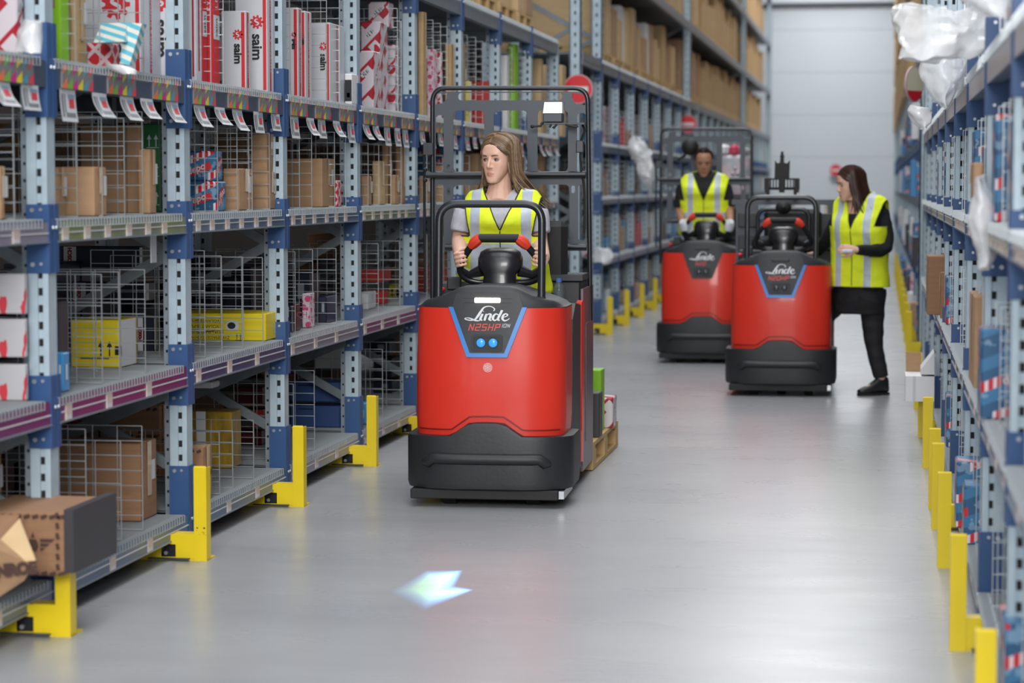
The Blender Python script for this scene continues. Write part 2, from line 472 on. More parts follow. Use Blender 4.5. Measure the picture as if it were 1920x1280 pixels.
for yy in (30.0, 46.0):      # saw-cut joints across the slab
    struct(MB().box(-4.5, 2.5, yy, yy+.012, -.004, .0015).build('trim_1' if yy < 40 else 'trim_2', galv_dark))
wall_m = mat('white_sandwich_panel', rgb(206, 213, 221), .55, 0, .03, .6)
wall_d = mat('rack_shade_brown', rgb(44, 36, 30), .9, 0, .2, 2)  # shade deep behind the racks, put into a dark wall colour
w = struct(MB().box(-9, 6, 63.0, 63.3, 0, 14).build('wall_back', wall_m))
for i in range(11):          # horizontal cladding panels with recessed joints between them
    obj('panel', MB().box(-9, 6, 62.975, 63.0, i*1.12+.004, (i+1)*1.12-.004).mesh('panel', wall_m), w)
struct(MB().box(-9, 6, 62.6, 62.95, 6.28, 6.7).build('trim_3', mat('eaves_beam', rgb(186, 192, 200), .5)))
struct(MB().box(-5.3, -5.2, 0, 63, 0, 9).build('wall_left', wall_d))
struct(MB().box(2.8, 2.9, 0, 63, 0, 9).build('wall_right', wall_d))
# ------------------------------------------------------------------ shelving
XL, XR = -2.8, 0.345
PITCH = 1.6
YL0 = 7.66                                  # first front upright of the left run seen in the photo
LV = {4: .16, 3: .77, 2: 1.385, 1: 1.93, 0: 2.76}
BH = {4: .075, 3: .08, 2: .07, 1: .09, 0: .11}
DEPTH = 1.0
LVNAME = {4: 'bottom shelf', 3: 'second shelf', 2: 'third shelf', 1: 'fourth shelf', 0: 'pallet level', -1: 'high pallet level', -2: 'second highest pallet level', -3: 'topmost pallet level'}
slate_l = mat('slate_shelf_strip', rgb(66, 78, 98), .35)
_me = {}
def cached(key, fn):
    if key not in _me: _me[key] = fn()
    return _me[key]
def upright_mesh(s, h, big=False):
    def f():
        b = MB()
        if big:
            b.box(0, s*.11, 0, .012, 0, h, 0); b.box(0, s*.012, 0, .10, 0, h, 0); b.box(s*.10, s*.112, 0, .10, 0, h, 0); b.box(s*.03, s*.04, -.006, 0, 0, h, 0); b.box(s*.07, s*.08, -.006, 0, 0, h, 0)
            z = .1
            while z < h:
                b.box(s*.047, s*.063, -.0015, 0, z, z+.035, 1); b.box(-s*.0012, 0, .04, .06, z, z+.035, 1); z += .1
        else:
            b.box(0, s*.014, 0, .075, 0, h, 0)                 # aisle side
            b.box(0, s*.020, -.004, .003, 0, h, 0)             # outer ridge
            b.box(s*.038, s*.072, -.004, .003, 0, h, 0)        # inner ridge
            b.box(s*.018, s*.040, .004, .010, 0, h, 0)         # recessed slotted web
            b.box(s*.060, s*.072, 0, .075, 0, h, 0)
            b.box(s*.078, s*.104, .028, .034, 0, h, 2)         # punched flange
            z = .08
            while z < h-.05:
                b.box(s*.022, s*.037, .0025, .0038, z, z+.026, 1)
                b.box(s*.087, s*.096, .0268, .0278, z-.02, z-.009, 1); z += .058
        return b.mesh('upright', [galv_pale, hole_m, galv], fixn=True)
    return cached(('up', s, h, big), f)
def deck_mesh(s, L=1.52):
    def f():
        b = MB(); y = .055; r = .0022
        while y < L:
            b.box(s*.9, -s*.012, y-r, y+r, -.003, .001, 0)
            b.box(-s*.012, -s*.016, y-r, y+r, -.027, .001, 0); b.box(-s*.016, -s*.004, y-r, y+r, -.031, -.027, 0)
            y += .033
        for d in (.02, .25, .48, .7, .88): b.box(s*(d-.003), s*(d+.003), .05, L, -.008, -.003, 0)
        return b.mesh('wire_deck', wire_m, fixn=True)
    return cached(('dk', s, L), f)
def plate_mesh(s):
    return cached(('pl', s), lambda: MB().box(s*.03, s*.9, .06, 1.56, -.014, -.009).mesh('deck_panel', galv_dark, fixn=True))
def beam_mesh(s, h, m, key):
    return cached(('bm', s, h, key), lambda: MB().box(0, s*.045, .06, PITCH, -.009-h, -.009).mesh('beam', m, fixn=True))
def strip_mesh(s, h, m, lip):
    def f():
        b = MB().box(-s*.004, 0, .075, PITCH-.005, -.010-h, -.012, 0)
        if lip: b.box(-s*.010, -s*.004, .075, PITCH-.005, -.012-h, -.006-h, 1); b.box(-s*.007, -s*.004, .075, PITCH-.005, -h*.72, -h*.66, 2)
        return b.mesh('label_holder', [m, beam_grey, paper], fixn=True)
    return cached(('st', s, h, m.name, lip), f)
def slabel_mesh(s, h, m): return cached(('sl', s, h, m.name), lambda: MB().box(-s*.009, -s*.004, 0, .06, -.010-h*.98, -.030, 0).box(-s*.0095, -s*.009, .008, .052, -.008-h*.95, -.012-h*.72, 1).mesh('shelf_label', [m, paper], fixn=True))
def arrow_mesh(s, h):
    def f():
        b = MB(); w = .054; z1 = -.016; z0 = -.006-h
        for i in range(6):
            y0 = i*w; y1 = y0+w-.004; x = -s*.0105; H_ = z1-z0
            b.box(-s*.010, -s*.004, y0, y1, z0, z1, 0)
            b.add([(x, y0, z0), (x, y1, z0), (x, y1, z0+H_*.5), (x, y0, z0+H_*.16)], [(0, 1, 2, 3)], i+1)
            b.add([(x, y0, z1), (x, y1, z1), (x, y1, z1-H_*.12), (x, y0, z1-H_*.42)], [(0, 1, 2, 3)], i+1)
        return b.mesh('arrow_label', [lab_grey]+labcols)
    return cached(('ar', s, h), f)
card_red = mat('card_red', rgb(206, 60, 72), .5); card_grey = mat('card_print', rgb(120, 124, 130), .5); card_blue = mat('card_blue', rgb(120, 150, 176), .5)
def card_mesh(s, w=.16, h=.10, kind=0):
    def f():
        b = MB(); n = 7; pts = []
        for i in range(n+1):
            t = i/n; curl = .035*t*t*(1.0 if kind == 0 else .35)
            pts.append((-s*(.004+curl*.9), -h*t+curl*.2, (curl*.8 if kind == 0 else 0)))
        def strip(i0, i1, y0, y1, m, off):
            for i in range(i0, i1):
                a, c = pts[i], pts[i+1]
                b.add([(a[0]-s*off, y0+a[2], a[1]), (a[0]-s*off, y1+a[2], a[1]), (c[0]-s*off, y1+c[2], c[1]), (c[0]-s*off, y0+c[2], c[1])], [(0, 1, 2, 3)], m)
        strip(0, n, 0, w, 0, 0); strip(0, n, 0, w, 0, -.0008)
        strip(2, 4, w*.55, w*.88, 1, .001); strip(1, 2, w*.5, w*.92, 3, .001); strip(1, 6, w*.08, w*.2, 2, .001); strip(1, 5, w*.26, w*.34, 2, .001); strip(5, 6, w*.3, w*.9, 2, .001)
        return b.mesh('hanging_card', [paper, card_red, card_grey, card_blue])
    return cached(('cd', s, w, h, kind), f)
def connector(s, up, dn, full):
    def f():
        b = MB()
        b.box(-s*.001, s*.074, -.010, -.004, -dn, -.07 if full else up, 0)
        if full: b.box(-s*.001, s*.074, -.010, -.004, -.07, up, 0)
        b.box(-s*.008, -s*.001, -.010, .03, -dn, up, 0); b.box(-s*.008, -s*.001, .045, .085, -dn, up, 0)
        for z in (-dn+.03, up-.02):
            b.tube([(s*.052, -.010, z), (s*.052, -.014, z)], .008, 8, 1); b.tube([(s*.022, -.010, z+.002), (s*.022, -.013, z+.002)], .006, 8, 1)
        b.ball((-s*.010, .022, -.03), .007, 8, 5, 1); b.ball((-s*.010, .052, -.03), .007, 8, 5, 1)
        return b.mesh('connector', [blue_steel, wire_m], fixn=True)
    return cached(('cn', s, up, dn, full), f)
CONN = {4: (.19, .10), 3: (.08, .17), 2: (.05, .185), 1: (.12, .20), 0: (.02, .22)}
def frame_posts(t, s, h, big=False, brace=True):
    o = obj('upright', upright_mesh(s, h, big), t)
    o2 = obj('upright', upright_mesh(s, h, big), t, loc=(s*.84, 0, 0))
    if brace:
        def bf():
            b = MB(); z = .35; k = 0
            while z < h-.5:
                a, c = (s*.1, s*.86) if k % 2 == 0 else (s*.86, s*.1)
                P, Q = Vector((a, .04, z+.0)), Vector((c, .04, z+.42)); u = (Q-P).normalized(); nrm = Vector((-u.z, 0, u.x))*.022
                b.add([P-nrm, Q-nrm, Q+nrm, P+nrm, P-nrm+Vector((0, .02, 0)), Q-nrm+Vector((0, .02, 0)), Q+nrm+Vector((0, .02, 0)), P+nrm+Vector((0, .02, 0))],
                      [(0, 1, 2, 3), (7, 6, 5, 4), (0, 4, 5, 1), (1, 5, 6, 2), (2, 6, 7, 3), (3, 7, 4, 0)]); z += .44; k += 1
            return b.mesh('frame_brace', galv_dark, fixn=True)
        obj('frame_brace', cached(('br', s, h), bf), t)
def bay(side, Y, levels=(4, 3, 2, 1, 0), strips=None, detail=2, label='', group='shelving bays', h=2.74, L1arrows=True, end=False):
    s = -1 if side == 'L' else 1; X = XL if side == 'L' else XR
    t = thing('shelving_bay', label, 'shelving', (X, Y, 0), 0, group)
    frame_posts(t, s, h)
    if end:
        for q in (0, .84): obj('upright', upright_mesh(s, h), t, loc=(s*q, PITCH, 0))
    for lv in levels:
        z = LV[lv]; bh = BH[lv]; up, dn = CONN[lv]
        if detail or lv in (1, 3): obj('connector', connector(s, up, dn, lv in (4, 3, 2)), t, loc=(0, 0, z))
        st = (strips or {}).get(lv, mauve_l if lv != 1 else slate_l)
        bm_ = obj('beam', beam_mesh(s, bh, beam_grey if lv in (0,) or not detail else beam_m, lv == 0 or not detail), t, loc=(0, 0, z))
        obj('rear_beam', beam_mesh(s, bh, beam_grey if lv in (0,) or not detail else beam_m, lv == 0 or not detail), t, loc=(s*.84, 0, z))
        obj('deck_panel', plate_mesh(s), t, loc=(0, 0, z))
        if detail: stuff(obj('wire_deck', deck_mesh(s), t, loc=(0, 0, z)))
        if lv == 0: continue
        if detail: obj('label_holder', strip_mesh(s, bh, st, lv != 1), bm_)
        if detail > 1:
            if lv == 1:
                if L1arrows:
                    for y in (.12, .64, 1.15):
                        yy = y+R.uniform(-.02, .03)
                        if yy < 1.33: obj('arrow_label', arrow_mesh(s, bh), bm_, loc=(0, yy, 0))
                    y = .12
                    while y < 1.42:
                        k = R.random()
                        c = obj('hanging_card', card_mesh(s, .16, .10, 0 if k < .45 else 1), bm_, loc=(0, y, -bh-.008)); c.scale = (1, 1, R.uniform(.8, 1.15))
                        y += R.uniform(.22, .36)
            else:
                nlab = 6 if lv == 2 else 3
                for i in range(nlab):
                    obj('shelf_label', slabel_mesh(s, bh, tag_tan), bm_, loc=(0, .12+i*(1.38/nlab)+R.uniform(-.02, .02), 0))
    if 3 in levels and detail and side == 'L':
        P, Q = Vector((s*.05, 1.50, .66)), Vector((s*.78, 1.56, .36)); b = MB(); w_ = Vector((0, 0, .028)); e = Vector((0, .012, 0))
        b.add([P-w_, Q-w_, Q+w_, P+w_, P-w_+e, Q-w_+e, Q+w_+e, P+w_+e], [(0, 1, 2, 3), (7, 6, 5, 4), (0, 4, 5, 1), (1, 5, 6, 2), (2, 6, 7, 3), (3, 7, 4, 0)])
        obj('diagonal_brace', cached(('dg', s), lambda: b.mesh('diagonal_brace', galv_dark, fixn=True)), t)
    return t
def guard(side, Y, X, label=None, scuffed=False):
    s = -1 if side == 'L' else 1
    def f():
        b = MB()
        b.box(0, s*.052, 0, .006, .0, .375); b.box(0, s*.006, .006, .06, 0, .375)      # angle post
        b.add([(0, 0, .375), (s*.052, 0, .375), (s*.05, .005, .382), (s*.003, .006, .382)], [(0, 1, 2, 3)])
        b.box(s*.052, s*.13, .004, .010, .008, .108); b.box(s*.19, s*.30, .004, .010, .008, .10); b.box(s*.13, s*.19, .004, .010, .065, .106)
        b.box(s*.13, s*.19, .004, .010, .008, .014)
        b.box(s*.052, s*.3, .010, .10, .098, .104)
        b.box(s*.0, s*.30, .006, .12, 0, .007)
        return b.mesh('guard_angle', yellow_m, fixn=True)
    t = thing('rack_post_guard', label or ('yellow steel post guard at the foot of the %s racking' % ('left' if side == 'L' else 'right')), 'post guard', (X, Y, 0), 0,
              'yellow post guards along the %s racking' % ('left' if side == 'L' else 'right'))
    obj('guard_angle', cached(('gd', s), f), t)
    obj('foot_plate', cached(('gf', s), lambda: MB().box(s*.07, s*.24, -.02, .1, .0072, .012).mesh('foot_plate', navy_l, fixn=True)), t)
    obj('anchor_bolt', cached(('gb', s), lambda: MB().box(s*.135, s*.185, .014, .06, .012, .06, 0).cyl((s*.17, .012, .03), (s*.17, .0, .03), .008, 8, 1).mesh('anchor_bolt', [hole_m, wire_m], fixn=True)), t)
    if scuffed:
        b = MB()
        for i in range(9):
            y0 = R.uniform(.0, .045); z0 = .105+R.uniform(0, .03); w_ = R.uniform(.002, .008)
            b.quad((s*y0, -.0006, z0), (s*(y0+w_), -.0006, z0), (s*(y0+w_), -.0006, z0+w_*.8), (s*y0, -.0006, z0+w_*.7))
        b.build('scuff_mark', scuff, t)
    return t
LS = [  # strips per bay k = -1.. : level -> material
    {4: steel_l, 3: purple_l, 2: mauve_l}, {4: steel_l, 3: purple_l, 2: lime_l}, {4: steel_l, 3: violet_l, 2: steel_l}, {4: mauve_l, 3: mauve_l, 2: steel_l},
    {4: mauve_l, 3: purple_l, 2: lime_l}, {4: mauve_l, 3: navy_l, 2: mauve_l}, {4: mauve_l, 3: mauve_l, 2: mauve_l}, {4: mauve_l, 3: mauve_l, 2: mauve_l}, {4: mauve_l, 3: mauve_l, 2: mauve_l}]
for i, k in enumerate(range(-1, 8)):
    Y = YL0+k*PITCH
    bay('L', Y, strips=LS[i], label='blue and galvanised shelving bay with label strips, left side before the cross passage',
        group='front shelving bays on the left', end=(k == 7), detail=2)
    if i < 6: guard('L', Y-.26, -2.645, scuffed=i in (0, 2))
    elif i < 9: guard('L', Y-.26, -2.645)
guard('L', YL0+8*PITCH-.26, -2.645)
for k in range(10, 33):
    Y = YL0+k*PITCH
    bay('L', Y, levels=(4, 3, 2, 1, 0), detail=1 if k < 17 else 0, h=2.74,
        label='blue and galvanised shelving bay, left side beyond the cross passage', group='rear shelving bays on the left', end=(k == 32))
    if k < 26: guard('L', Y-.26, -2.645, 'yellow steel post guard at the foot of the left racking beyond the passage')
# tall pallet racking above the far left shelving
def pallet_rack(side, Y0, Y1, levels, label, bh=.12, last=False, mid=True):
    s = -1 if side == 'L' else 1; X = XL if side == 'L' else XR
    t = thing('pallet_rack', label, 'racking', (X, Y0, 0), 0, 'tall pallet racks')
    frame_posts(t, s, 8.8, True, True)
    if last:
        for q in (0, .9): obj('upright', upright_mesh(s, 8.8, True), t, loc=(s*q, Y1-Y0, 0))
    for z in levels:
        for q in (-.004, .9):
            obj('beam', MB().box(s*q, s*(q+.05), .1, Y1-Y0, z-bh, z).box(s*(q-.003), s*q, .1, Y1-Y0, z-bh*.62, z-bh*.40).mesh('beam', beam_grey, fixn=True), t)
        if mid: obj('deck_panel', MB().box(s*.05, s*.9, .1, Y1-Y0, z-.02, z-.002).mesh('deck_panel', galv_dark, fixn=True), t)
    return t
UPL = (3.9, 5.1, 6.3, 7.5)
for a, b_, nm in ((22.06, 23.66, 'grey tall pallet rack frame bridging the cross passage'), (23.76, 34.86, 'tall grey pallet rack over the left shelving, nearest section'),
                  (34.96, 49.26, 'tall grey pallet rack over the left shelving, middle section'), (49.36, 60.6, 'tall grey pallet rack over the left shelving, farthest section')):
    pallet_rack('L', a, b_, UPL if a > 23 else (2.76,), nm, last=(a > 49))

# right side
RA = [4.7, 6.3, 7.9, 9.54]; RB = [11.17, 12.77, 14.37, 15.97, 17.57]
for i, Y in enumerate(RA):
    bay('R', Y, levels=(4, 3, 2, 1), strips={1: pale_l, 2: lime_l if i == 1 else pale_l, 3: steel_l, 4: steel_l}, detail=2, L1arrows=False, h=2.7, end=False,
        label='blue and galvanised shelving bay, right side nearest the camera', group='near shelving bays on the right')
for i, Y in enumerate(RB):
    bay('R', Y, levels=(4, 3, 2, 1), strips={1: pale_l, 2: pale_l}, detail=1, h=2.7, end=(i == 4), label='blue and galvanised shelving bay, right side behind the tall slotted post', group='middle shelving bays on the right')
for k in range(24):
    Y = 21.4+k*PITCH
    bay('R', Y, levels=(4, 3, 2, 1, 0), detail=0, h=2.74, end=(k == 23), label='blue and galvanised shelving bay, far end of the right side', group='far shelving bays on the right')
pallet_rack('R', 19.45, 21.15, (2.76,), 'tall grey rack frame on the right beside the cross passage')
pallet_rack('R', 21.3, 34.5, UPL[:1]+(5.1, 6.3, 7.5), 'tall grey pallet rack over the right shelving, nearer section')
pallet_rack('R', 34.7, 61.0, UPL[:1]+(5.1, 6.3, 7.5), 'tall grey pallet rack over the right shelving, farther section', last=True)
t = thing('slotted_post', 'tall slotted galvanised post at the joint of the right shelving', 'post', (.40, 10.9, 0))
obj('upright', upright_mesh(1, 2.75, True), t, scale=(.62, 1, 1))
obj('base_plate', MB().box(-.02, .12, -.02, .12, 0, .008).mesh('base_plate', blue_steel, fixn=True), t)
for Y in (4.6, 5.98, 7.62, 9.28, 10.33, 10.96, 12.58, 14.1, 15.9): guard('R', Y, .235 if Y > 6 else .25)
for k in range(12): guard('R', 21.14+k*PITCH, .235, 'yellow steel post guard at the foot of the right racking beyond the passage')

# ------------------------------------------------------------------ wire dividers
def divider_mesh(s, D, Hh, nv, nh):
    def f():
        b = MB(); r = .0017
        for i in range(nv+1):
            x = s*D*i/nv; b.box(x-r, x+r, -r, r, 0, Hh)
        for j in range(nh+1):
            z = max(.004, Hh*j/nh); b.box(-r, s*D+r if s > 0 else s*D-r, r, 3*r, z-r, z+r)
        b.box(-r*1.5, s*D, -.004, .012, 0, .003)
        return b.mesh('wire_divider', wire_m, fixn=True)
    return cached(('dv', s, D, Hh, nv, nh), f)
def divider(side, lv, Y, D=.5, Hh=.42, setb=.02, lean=0.0):
    s = -1 if side == 'L' else 1; X = XL if side == 'L' else XR
    o = obj('wire_divider', divider_mesh(s, D, Hh, max(2, round(D/.1)), round(Hh/.055)), loc=(X+s*setb, Y, LV[lv]+.001))
    where = ('left shelving' if side == 'L' else 'right shelving')+(', beyond the passage' if Y > 21 else '')
    tag(o, 'silver wire mesh divider standing on the %s of the %s' % (LVNAME[lv], where), 'divider', 'wire dividers on the %s' % where)
    return o
def px_div(lv, xf, ytop, D=.5, lean=0):
    """left divider from the pixel of its front top corner"""
    p = at_x(xf, ytop, XL-.02); return divider('L', lv, p.y, D, max(.1, p.z-LV[lv]), .02)
# ------------------------------------------------------------------ packaged goods
def gear_data(r):
    v = [(0, 0)]; n = 9
    pts = []
    for i in range(n):
        for (da, rr) in ((-.34, .72), (-.2, 1), (.2, 1), (.34, .72)):
            a = 2*math.pi*(i+da)/n; pts.append((r*rr*math.cos(a), r*rr*math.sin(a)))
    v += pts; k = len(pts)
    return v, [(0, 1+i, 1+(i+1) % k) for i in range(k)]
swirl = ribbon([(.28, .5, .04), (-.1, .48, .2), (-.32, .2, .26), (0, 0, .3), (.32, -.2, .26), (.1, -.48, .2), (-.28, -.5, .04)])
wings = [([(0, .5), (.22, .1), (-.22, .1)], [(0, 1, 2)])]
def scale2(d, k, dx=0, dy=0): return ([(x*k+dx, y*k+dy) for x, y in d[0]], d[1])
def wing_data():
    v = []; f = []
    def poly(p): o = len(v); v.extend(p); f.append(tuple(range(o, o+len(p))))
    poly([(0, .55), (.09, .30), (-.09, .30)]); poly([(-.16, .22), (.16, .22), (.26, -.05), (.18, -.30), (-.18, -.30), (-.26, -.05)])
    for i in range(3):
        y = .25-i*.2; w_ = 1.0-i*.22
        for sg in (1, -1):
            p = [(sg*.32, y), (sg*w_, y), (sg*(w_-.16), y-.14), (sg*.34, y-.14)]; poly(p if sg > 0 else p[::-1])
    return v, f
WING = wing_data()
def arrows_data():
    v = []; f = []
    for dx in (-.3, .3):
        o = len(v); v += [(dx-.05, -.5), (dx+.05, -.5), (dx+.05, .1), (dx-.05, .1), (dx-.2, .1), (dx+.2, .1), (dx, .5)]; f += [(o, o+1, o+2, o+3), (o+4, o+5, o+6)]
    o = len(v); v += [(-.55, -.62), (.55, -.62), (.55, -.56), (-.55, -.56)]; f.append((o, o+1, o+2, o+3)); return v, f
ARW = arrows_data()
def rectd(w, h, dx=0, dy=0): return ([(dx-w/2, dy-h/2), (dx+w/2, dy-h/2), (dx+w/2, dy+h/2), (dx-w/2, dy+h/2)], [(0, 1, 2, 3)])
DESC = {'kraft': 'brown carton with tape and white label', 'kraft_l': 'pale brown carton with taped seam', 'kraft_d': 'darker brown carton with taped seam',
        'kraft_tall': 'tall narrow brown carton', 'saim': 'tall white carton with red gear and lettering', 'saim_thin': 'slim white carton with red side edge',
        'red_spine': 'slim carton with bright red spine', 'diamond': 'red box with white lattice print', 'denso': 'red and white chevron printed box',
        'depo': 'blue box with slanting red lettering', 'bosch': 'navy box with white band, red lettering', 'navy': 'plain dark navy box',
        'yellow': 'bright yellow carton with black arrows', 'yellow_long': 'long flat yellow carton with printed parts', 'white': 'plain white carton',
        'blue': 'plain blue carton with lidded top', 'cyan': 'light blue box with white label', 'red': 'red carton', 'grey': 'charcoal box with red end', 'maroon': 'dark maroon box',
        'gold': 'white box with gold and black printed side', 'splash': 'white box with red splashed print', 'green': 'lime green carton', 'green_dk': 'dark green box with white arrows',
        'monroe': 'brown lettered carton with winged emblem', 'stripe': 'teal and white striped bag', 'pink': 'pink dotted wrapped box', 'black_white': 'small black and white box',
        'grey_small': 'grey box with pale label'}
BODY = {'kraft': kraft, 'kraft_l': kraft_l, 'kraft_d': kraft_d, 'kraft_tall': kraft_y, 'saim': white_box, 'saim_thin': white_box, 'red_spine': red_ink, 'diamond': diamond,
        'denso': bigdia, 'depo': wave, 'bosch': navy_box, 'navy': navy_box, 'yellow': yel_box, 'yellow_long': yel_box, 'white': white_dull, 'blue': blue_box, 'cyan': cyan_box,
        'red': red_box, 'grey': grey_box, 'maroon': maroon_box, 'gold': gold, 'splash': splash, 'green': green_box, 'green_dk': green_dk, 'monroe': kraft_d, 'stripe': stripe,
        'pink': pinkp, 'black_white': white_dull, 'grey_small': grey_box}
def fill_box(t, style, w, l, h, s, rich=2):
    """w: depth (x), l: along the aisle (y), h: height. aisle side is x=-s*w/2, camera side is y=-l/2."""
    BB = MB().cbox(-w/2, w/2, -l/2, l/2, 0, h, .004 if style not in ('depo', 'denso') else .006, 0, .004 if style.startswith('kraft') or style in ('monroe', 'white') else 0.0)
    fx = -s*(w/2+.0056); fy = -l/2-.0056
    if style not in ('monroe', 'white') and not style.startswith('kraft'): fx = -s*(w/2+.0012); fy = -l/2-.0012
    ux = (1, 0, 0); uz = (0, 0, 1); uy = (0, -s*1.0, 0)
    body = BB.build('body', BODY[style], t)
    def cam(data, m, x, z, name, ang=0.0, sc=1.0):
        b = MB(); decal(b, data, (x, fy, z), ux, uz, 0, ang, sc); return b.build(name, m, t, fixn=False)
    def ais(data, m, y, z, name, ang=0.0, sc=1.0):
        b = MB(); decal(b, data, (fx, y, z), uy, uz, 0, ang, sc); return b.build(name, m, t, fixn=False)
    if rich == 0: return
    if style in ('kraft', 'kraft_l', 'kraft_d', 'kraft_tall', 'white', 'monroe'):
        tp = MB(); tw = min(.05, l*.3)
        tp.box(-w/2, w/2, -tw/2, tw/2, h, h+.0012); tp.box(fx-.0006, fx+.0006, -tw/2, tw/2, h*(.3 if h > .3 else .45), h)
        tp.build('tape', tape_c if style != 'white' else paper, t)
        if style in ('kraft', 'kraft_d', 'kraft_tall') and rich > 1:
            ais(rectd(.05, min(.08, h*.4)), paper, -s*0+l*.22, h*.62, 'label')
    if style == 'monroe':
        k = min(w, h)*.9
        cam(WING, ink_b, -s*w*.12, h*.52, 'winged_emblem', 0, k*.42)
        b = MB(); decal(b, text_data('MONROE', min(w*.2, h*.4), 0, .006), (-s*w*.02, fy-.0004, h*.2), ux, uz, 0, math.pi, .8); b.build('lettering', ink_b, t, fixn=False)
        for zz in (.012, h-.024):
            b = MB()
            for i in range(int(w/.03)): decal(b, rectd(.02, .012), (-w/2+.02+i*.03, fy-.0004, zz+.006), ux, uz, 0, .4)
            b.build('printed_border', ink_b, t, fixn=False)
        ais(text_data('MONROE', min(l*.17, .07), 0, .004), ink_b, 0, h*.5, 'lettering')
    elif style == 'saim':
        k = min(w*.42, .12)
        cx_ = -s*w*.18
        cam(gear_data(k*.5), red_ink, cx_, h*.62 if h > .45 else h*.7, 'gear_emblem'); b = MB(); decal(b, scale2(swirl, k*.42), (cx_, fy-.001, h*.62 if h > .45 else h*.7), ux, uz); b.build('gear_swirl', white_box, t, fixn=False)
        b = MB(); decal(b, text_data('saim', k*1.05, 0, .002, 1.0), (cx_, fy-.001, (h*.62 if h > .45 else h*.7)-k*1.8), ux, uz, 0, -math.pi/2); b.build('lettering', ink, t, fixn=False)
        cam(rectd(.016, h*.96), red_ink, -s*(w/2-.012), h/2, 'red_edge')
        ais(rectd(min(.022, l*.3), h*.97), red_ink, 0, h/2, 'red_panel')
        b = MB(); decal(b, text_data('STEERING & SUSPENSION', min(.03, l*.3)), (fx-s*.001, 0, h*.5), uy, uz, 0, math.pi/2); b.build('small_lettering', white_box, t, fixn=False)
    elif style == 'saim_thin':
        ais(rectd(l*.2, h*.7), red_dk, 0, h*.45, 'red_panel'); cam(rectd(.008, h*.9), red_dk, -s*(w/2-.012), h/2, 'red_edge')
    elif style == 'red_spine':
        ais(rectd(l*.9, h*.22), white_box, 0, h*.52, 'white_panel')
        b = MB(); decal(b, text_data('LEVE', min(.05, l*.7)), (fx-s*.001, 0, h*.8), uy, uz, 0, math.pi/2); b.build('lettering', white_box, t, fixn=False); b = MB(); decal(b, text_data('saim', min(.045, l*.6)), (fx-s*.001, 0, h*.52), uy, uz, 0, math.pi/2); b.build('lettering', ink, t, fixn=False)
        b = MB(); decal(b, text_data('LEVE V', min(.045, w*.4)), (-s*w*.3, fy, h*.75), ux, uz, 0, math.pi/2); b.build('lettering', white_box, t, fixn=False)
    elif style == 'denso':
        b = MB(); decal(b, text_data('DENSO', min(w*.22, .07), 0, .004), (0, fy, h*.62), ux, uz, 0, .75)
        if rich > 1: decal(b, text_data('DENSO', min(l*.3, .06), 0, .004), (fx, 0, h*.55), uy, uz, 0, .75)
        b.build('lettering', white_box, t, fixn=False)
    elif style == 'depo':
        b = MB(); q = MB()
        n = max(1, int(h/.16))
        for i in range(n):
            z = h*(i+.55)/n
            for j, x in enumerate((-w*.24, w*.24) if w > .3 else (0,)):
                zz = z+(.03 if j else -.02)
                decal(q, rectd(.10, .032), (x+.02, fy, zz), ux, (.0, 0, 1), 0, .35); decal(b, text_data('depo', .042, .2, .001), (x, fy-.0006, zz), ux, uz, 0, .35)
        decal(q, rectd(min(.1, l*.6), .035), (fx, 0, h*.6), uy, uz, 0, .35); decal(b, text_data('depo', min(.042, l*.35), .2, .001), (fx-s*.0006, 0, h*.6), uy, uz, 0, .35)
        q.build('red_flash', red_ink, t, fixn=False); b.build('lettering', white_box, t, fixn=False)
    elif style == 'bosch':
        bw = min(.06, w*.3); xx = -s*(-w*.28)
        cam(rectd(bw, h*.96), white_dull, s*w*.26, h/2, 'white_band')
        b = MB(); decal(b, text_data('BOSCH', bw*.75, 0, .003), (s*w*.26, fy-.001, h*.5), ux, uz, 0, math.pi/2, min(1, h*.85/(bw*2.4))); b.build('lettering', red_dk, t, fixn=False)
        ais(rectd(bw*.7, h*.9), white_dull, -l*.3, h/2, 'white_band')
    elif style == 'yellow':
        cam(ARW, ink, -s*w*.22, h*.4, 'arrow_print', 0, .06); ais(rectd(l*.85, h*.97), white_dull, 0, h/2, 'white_panel')
        b = MB(); decal(b, rectd(.028, .036), (-s*w/2*.985, fy-.0005, h*.36), ux, uz); b.build('hand_hole', hole_m, t, fixn=False)
        cam(rectd(w*.6, .008), ink, 0, h*.2, 'printed_line')
    elif style == 'yellow_long':
        b = MB()
        for i, tx in enumerate(('VOLANTE BIMASSA', 'VOLANT BI-MASSE', 'DUAL MASS FLYWHEEL', 'ZWEIMASSENSCHWUNGRAD')):
            decal(b, text_data(tx, .021), (s*w*.22, fy, h*.72-i*.026), ux, uz, 0, math.pi)
        decal(b, ARW, (-s*w*.20, fy, h*.15), ux, uz, 0, 0, .03)
        decal(b, rectd(.12, .004), (s*w*.22, fy, h*.33), ux, uz)
        b.build('lettering', ink, t, fixn=False)
        q = MB()
        for cx_ in (-s*w*.13,): decal(q, ([(0, 0)]+[(.034*math.cos(a/12*6.283), .026*math.sin(a/12*6.283)) for a in range(12)], [(0, 1+i, 1+(i+1) % 12) for i in range(12)]), (cx_, fy, h*.55), ux, uz)
        decal(q, rectd(.02, .05), (fx, 0, h*.4), uy, uz)
        decal(q, rectd(.05, .04), (fx, -s*l*.3, h*.35), uy, uz)
        q.build('printed_picture', paper, t, fixn=False)
        q = MB(); decal(q, ([(0, 0)]+[(.02*math.cos(a/12*6.283), .016*math.sin(a/12*6.283)) for a in range(12)], [(0, 1+i, 1+(i+1) % 12) for i in range(12)]), (-s*w*.12, fy-.0008, h*.55), ux, uz); q.build('printed_part', ink, t, fixn=False)
    elif style == 'blue':
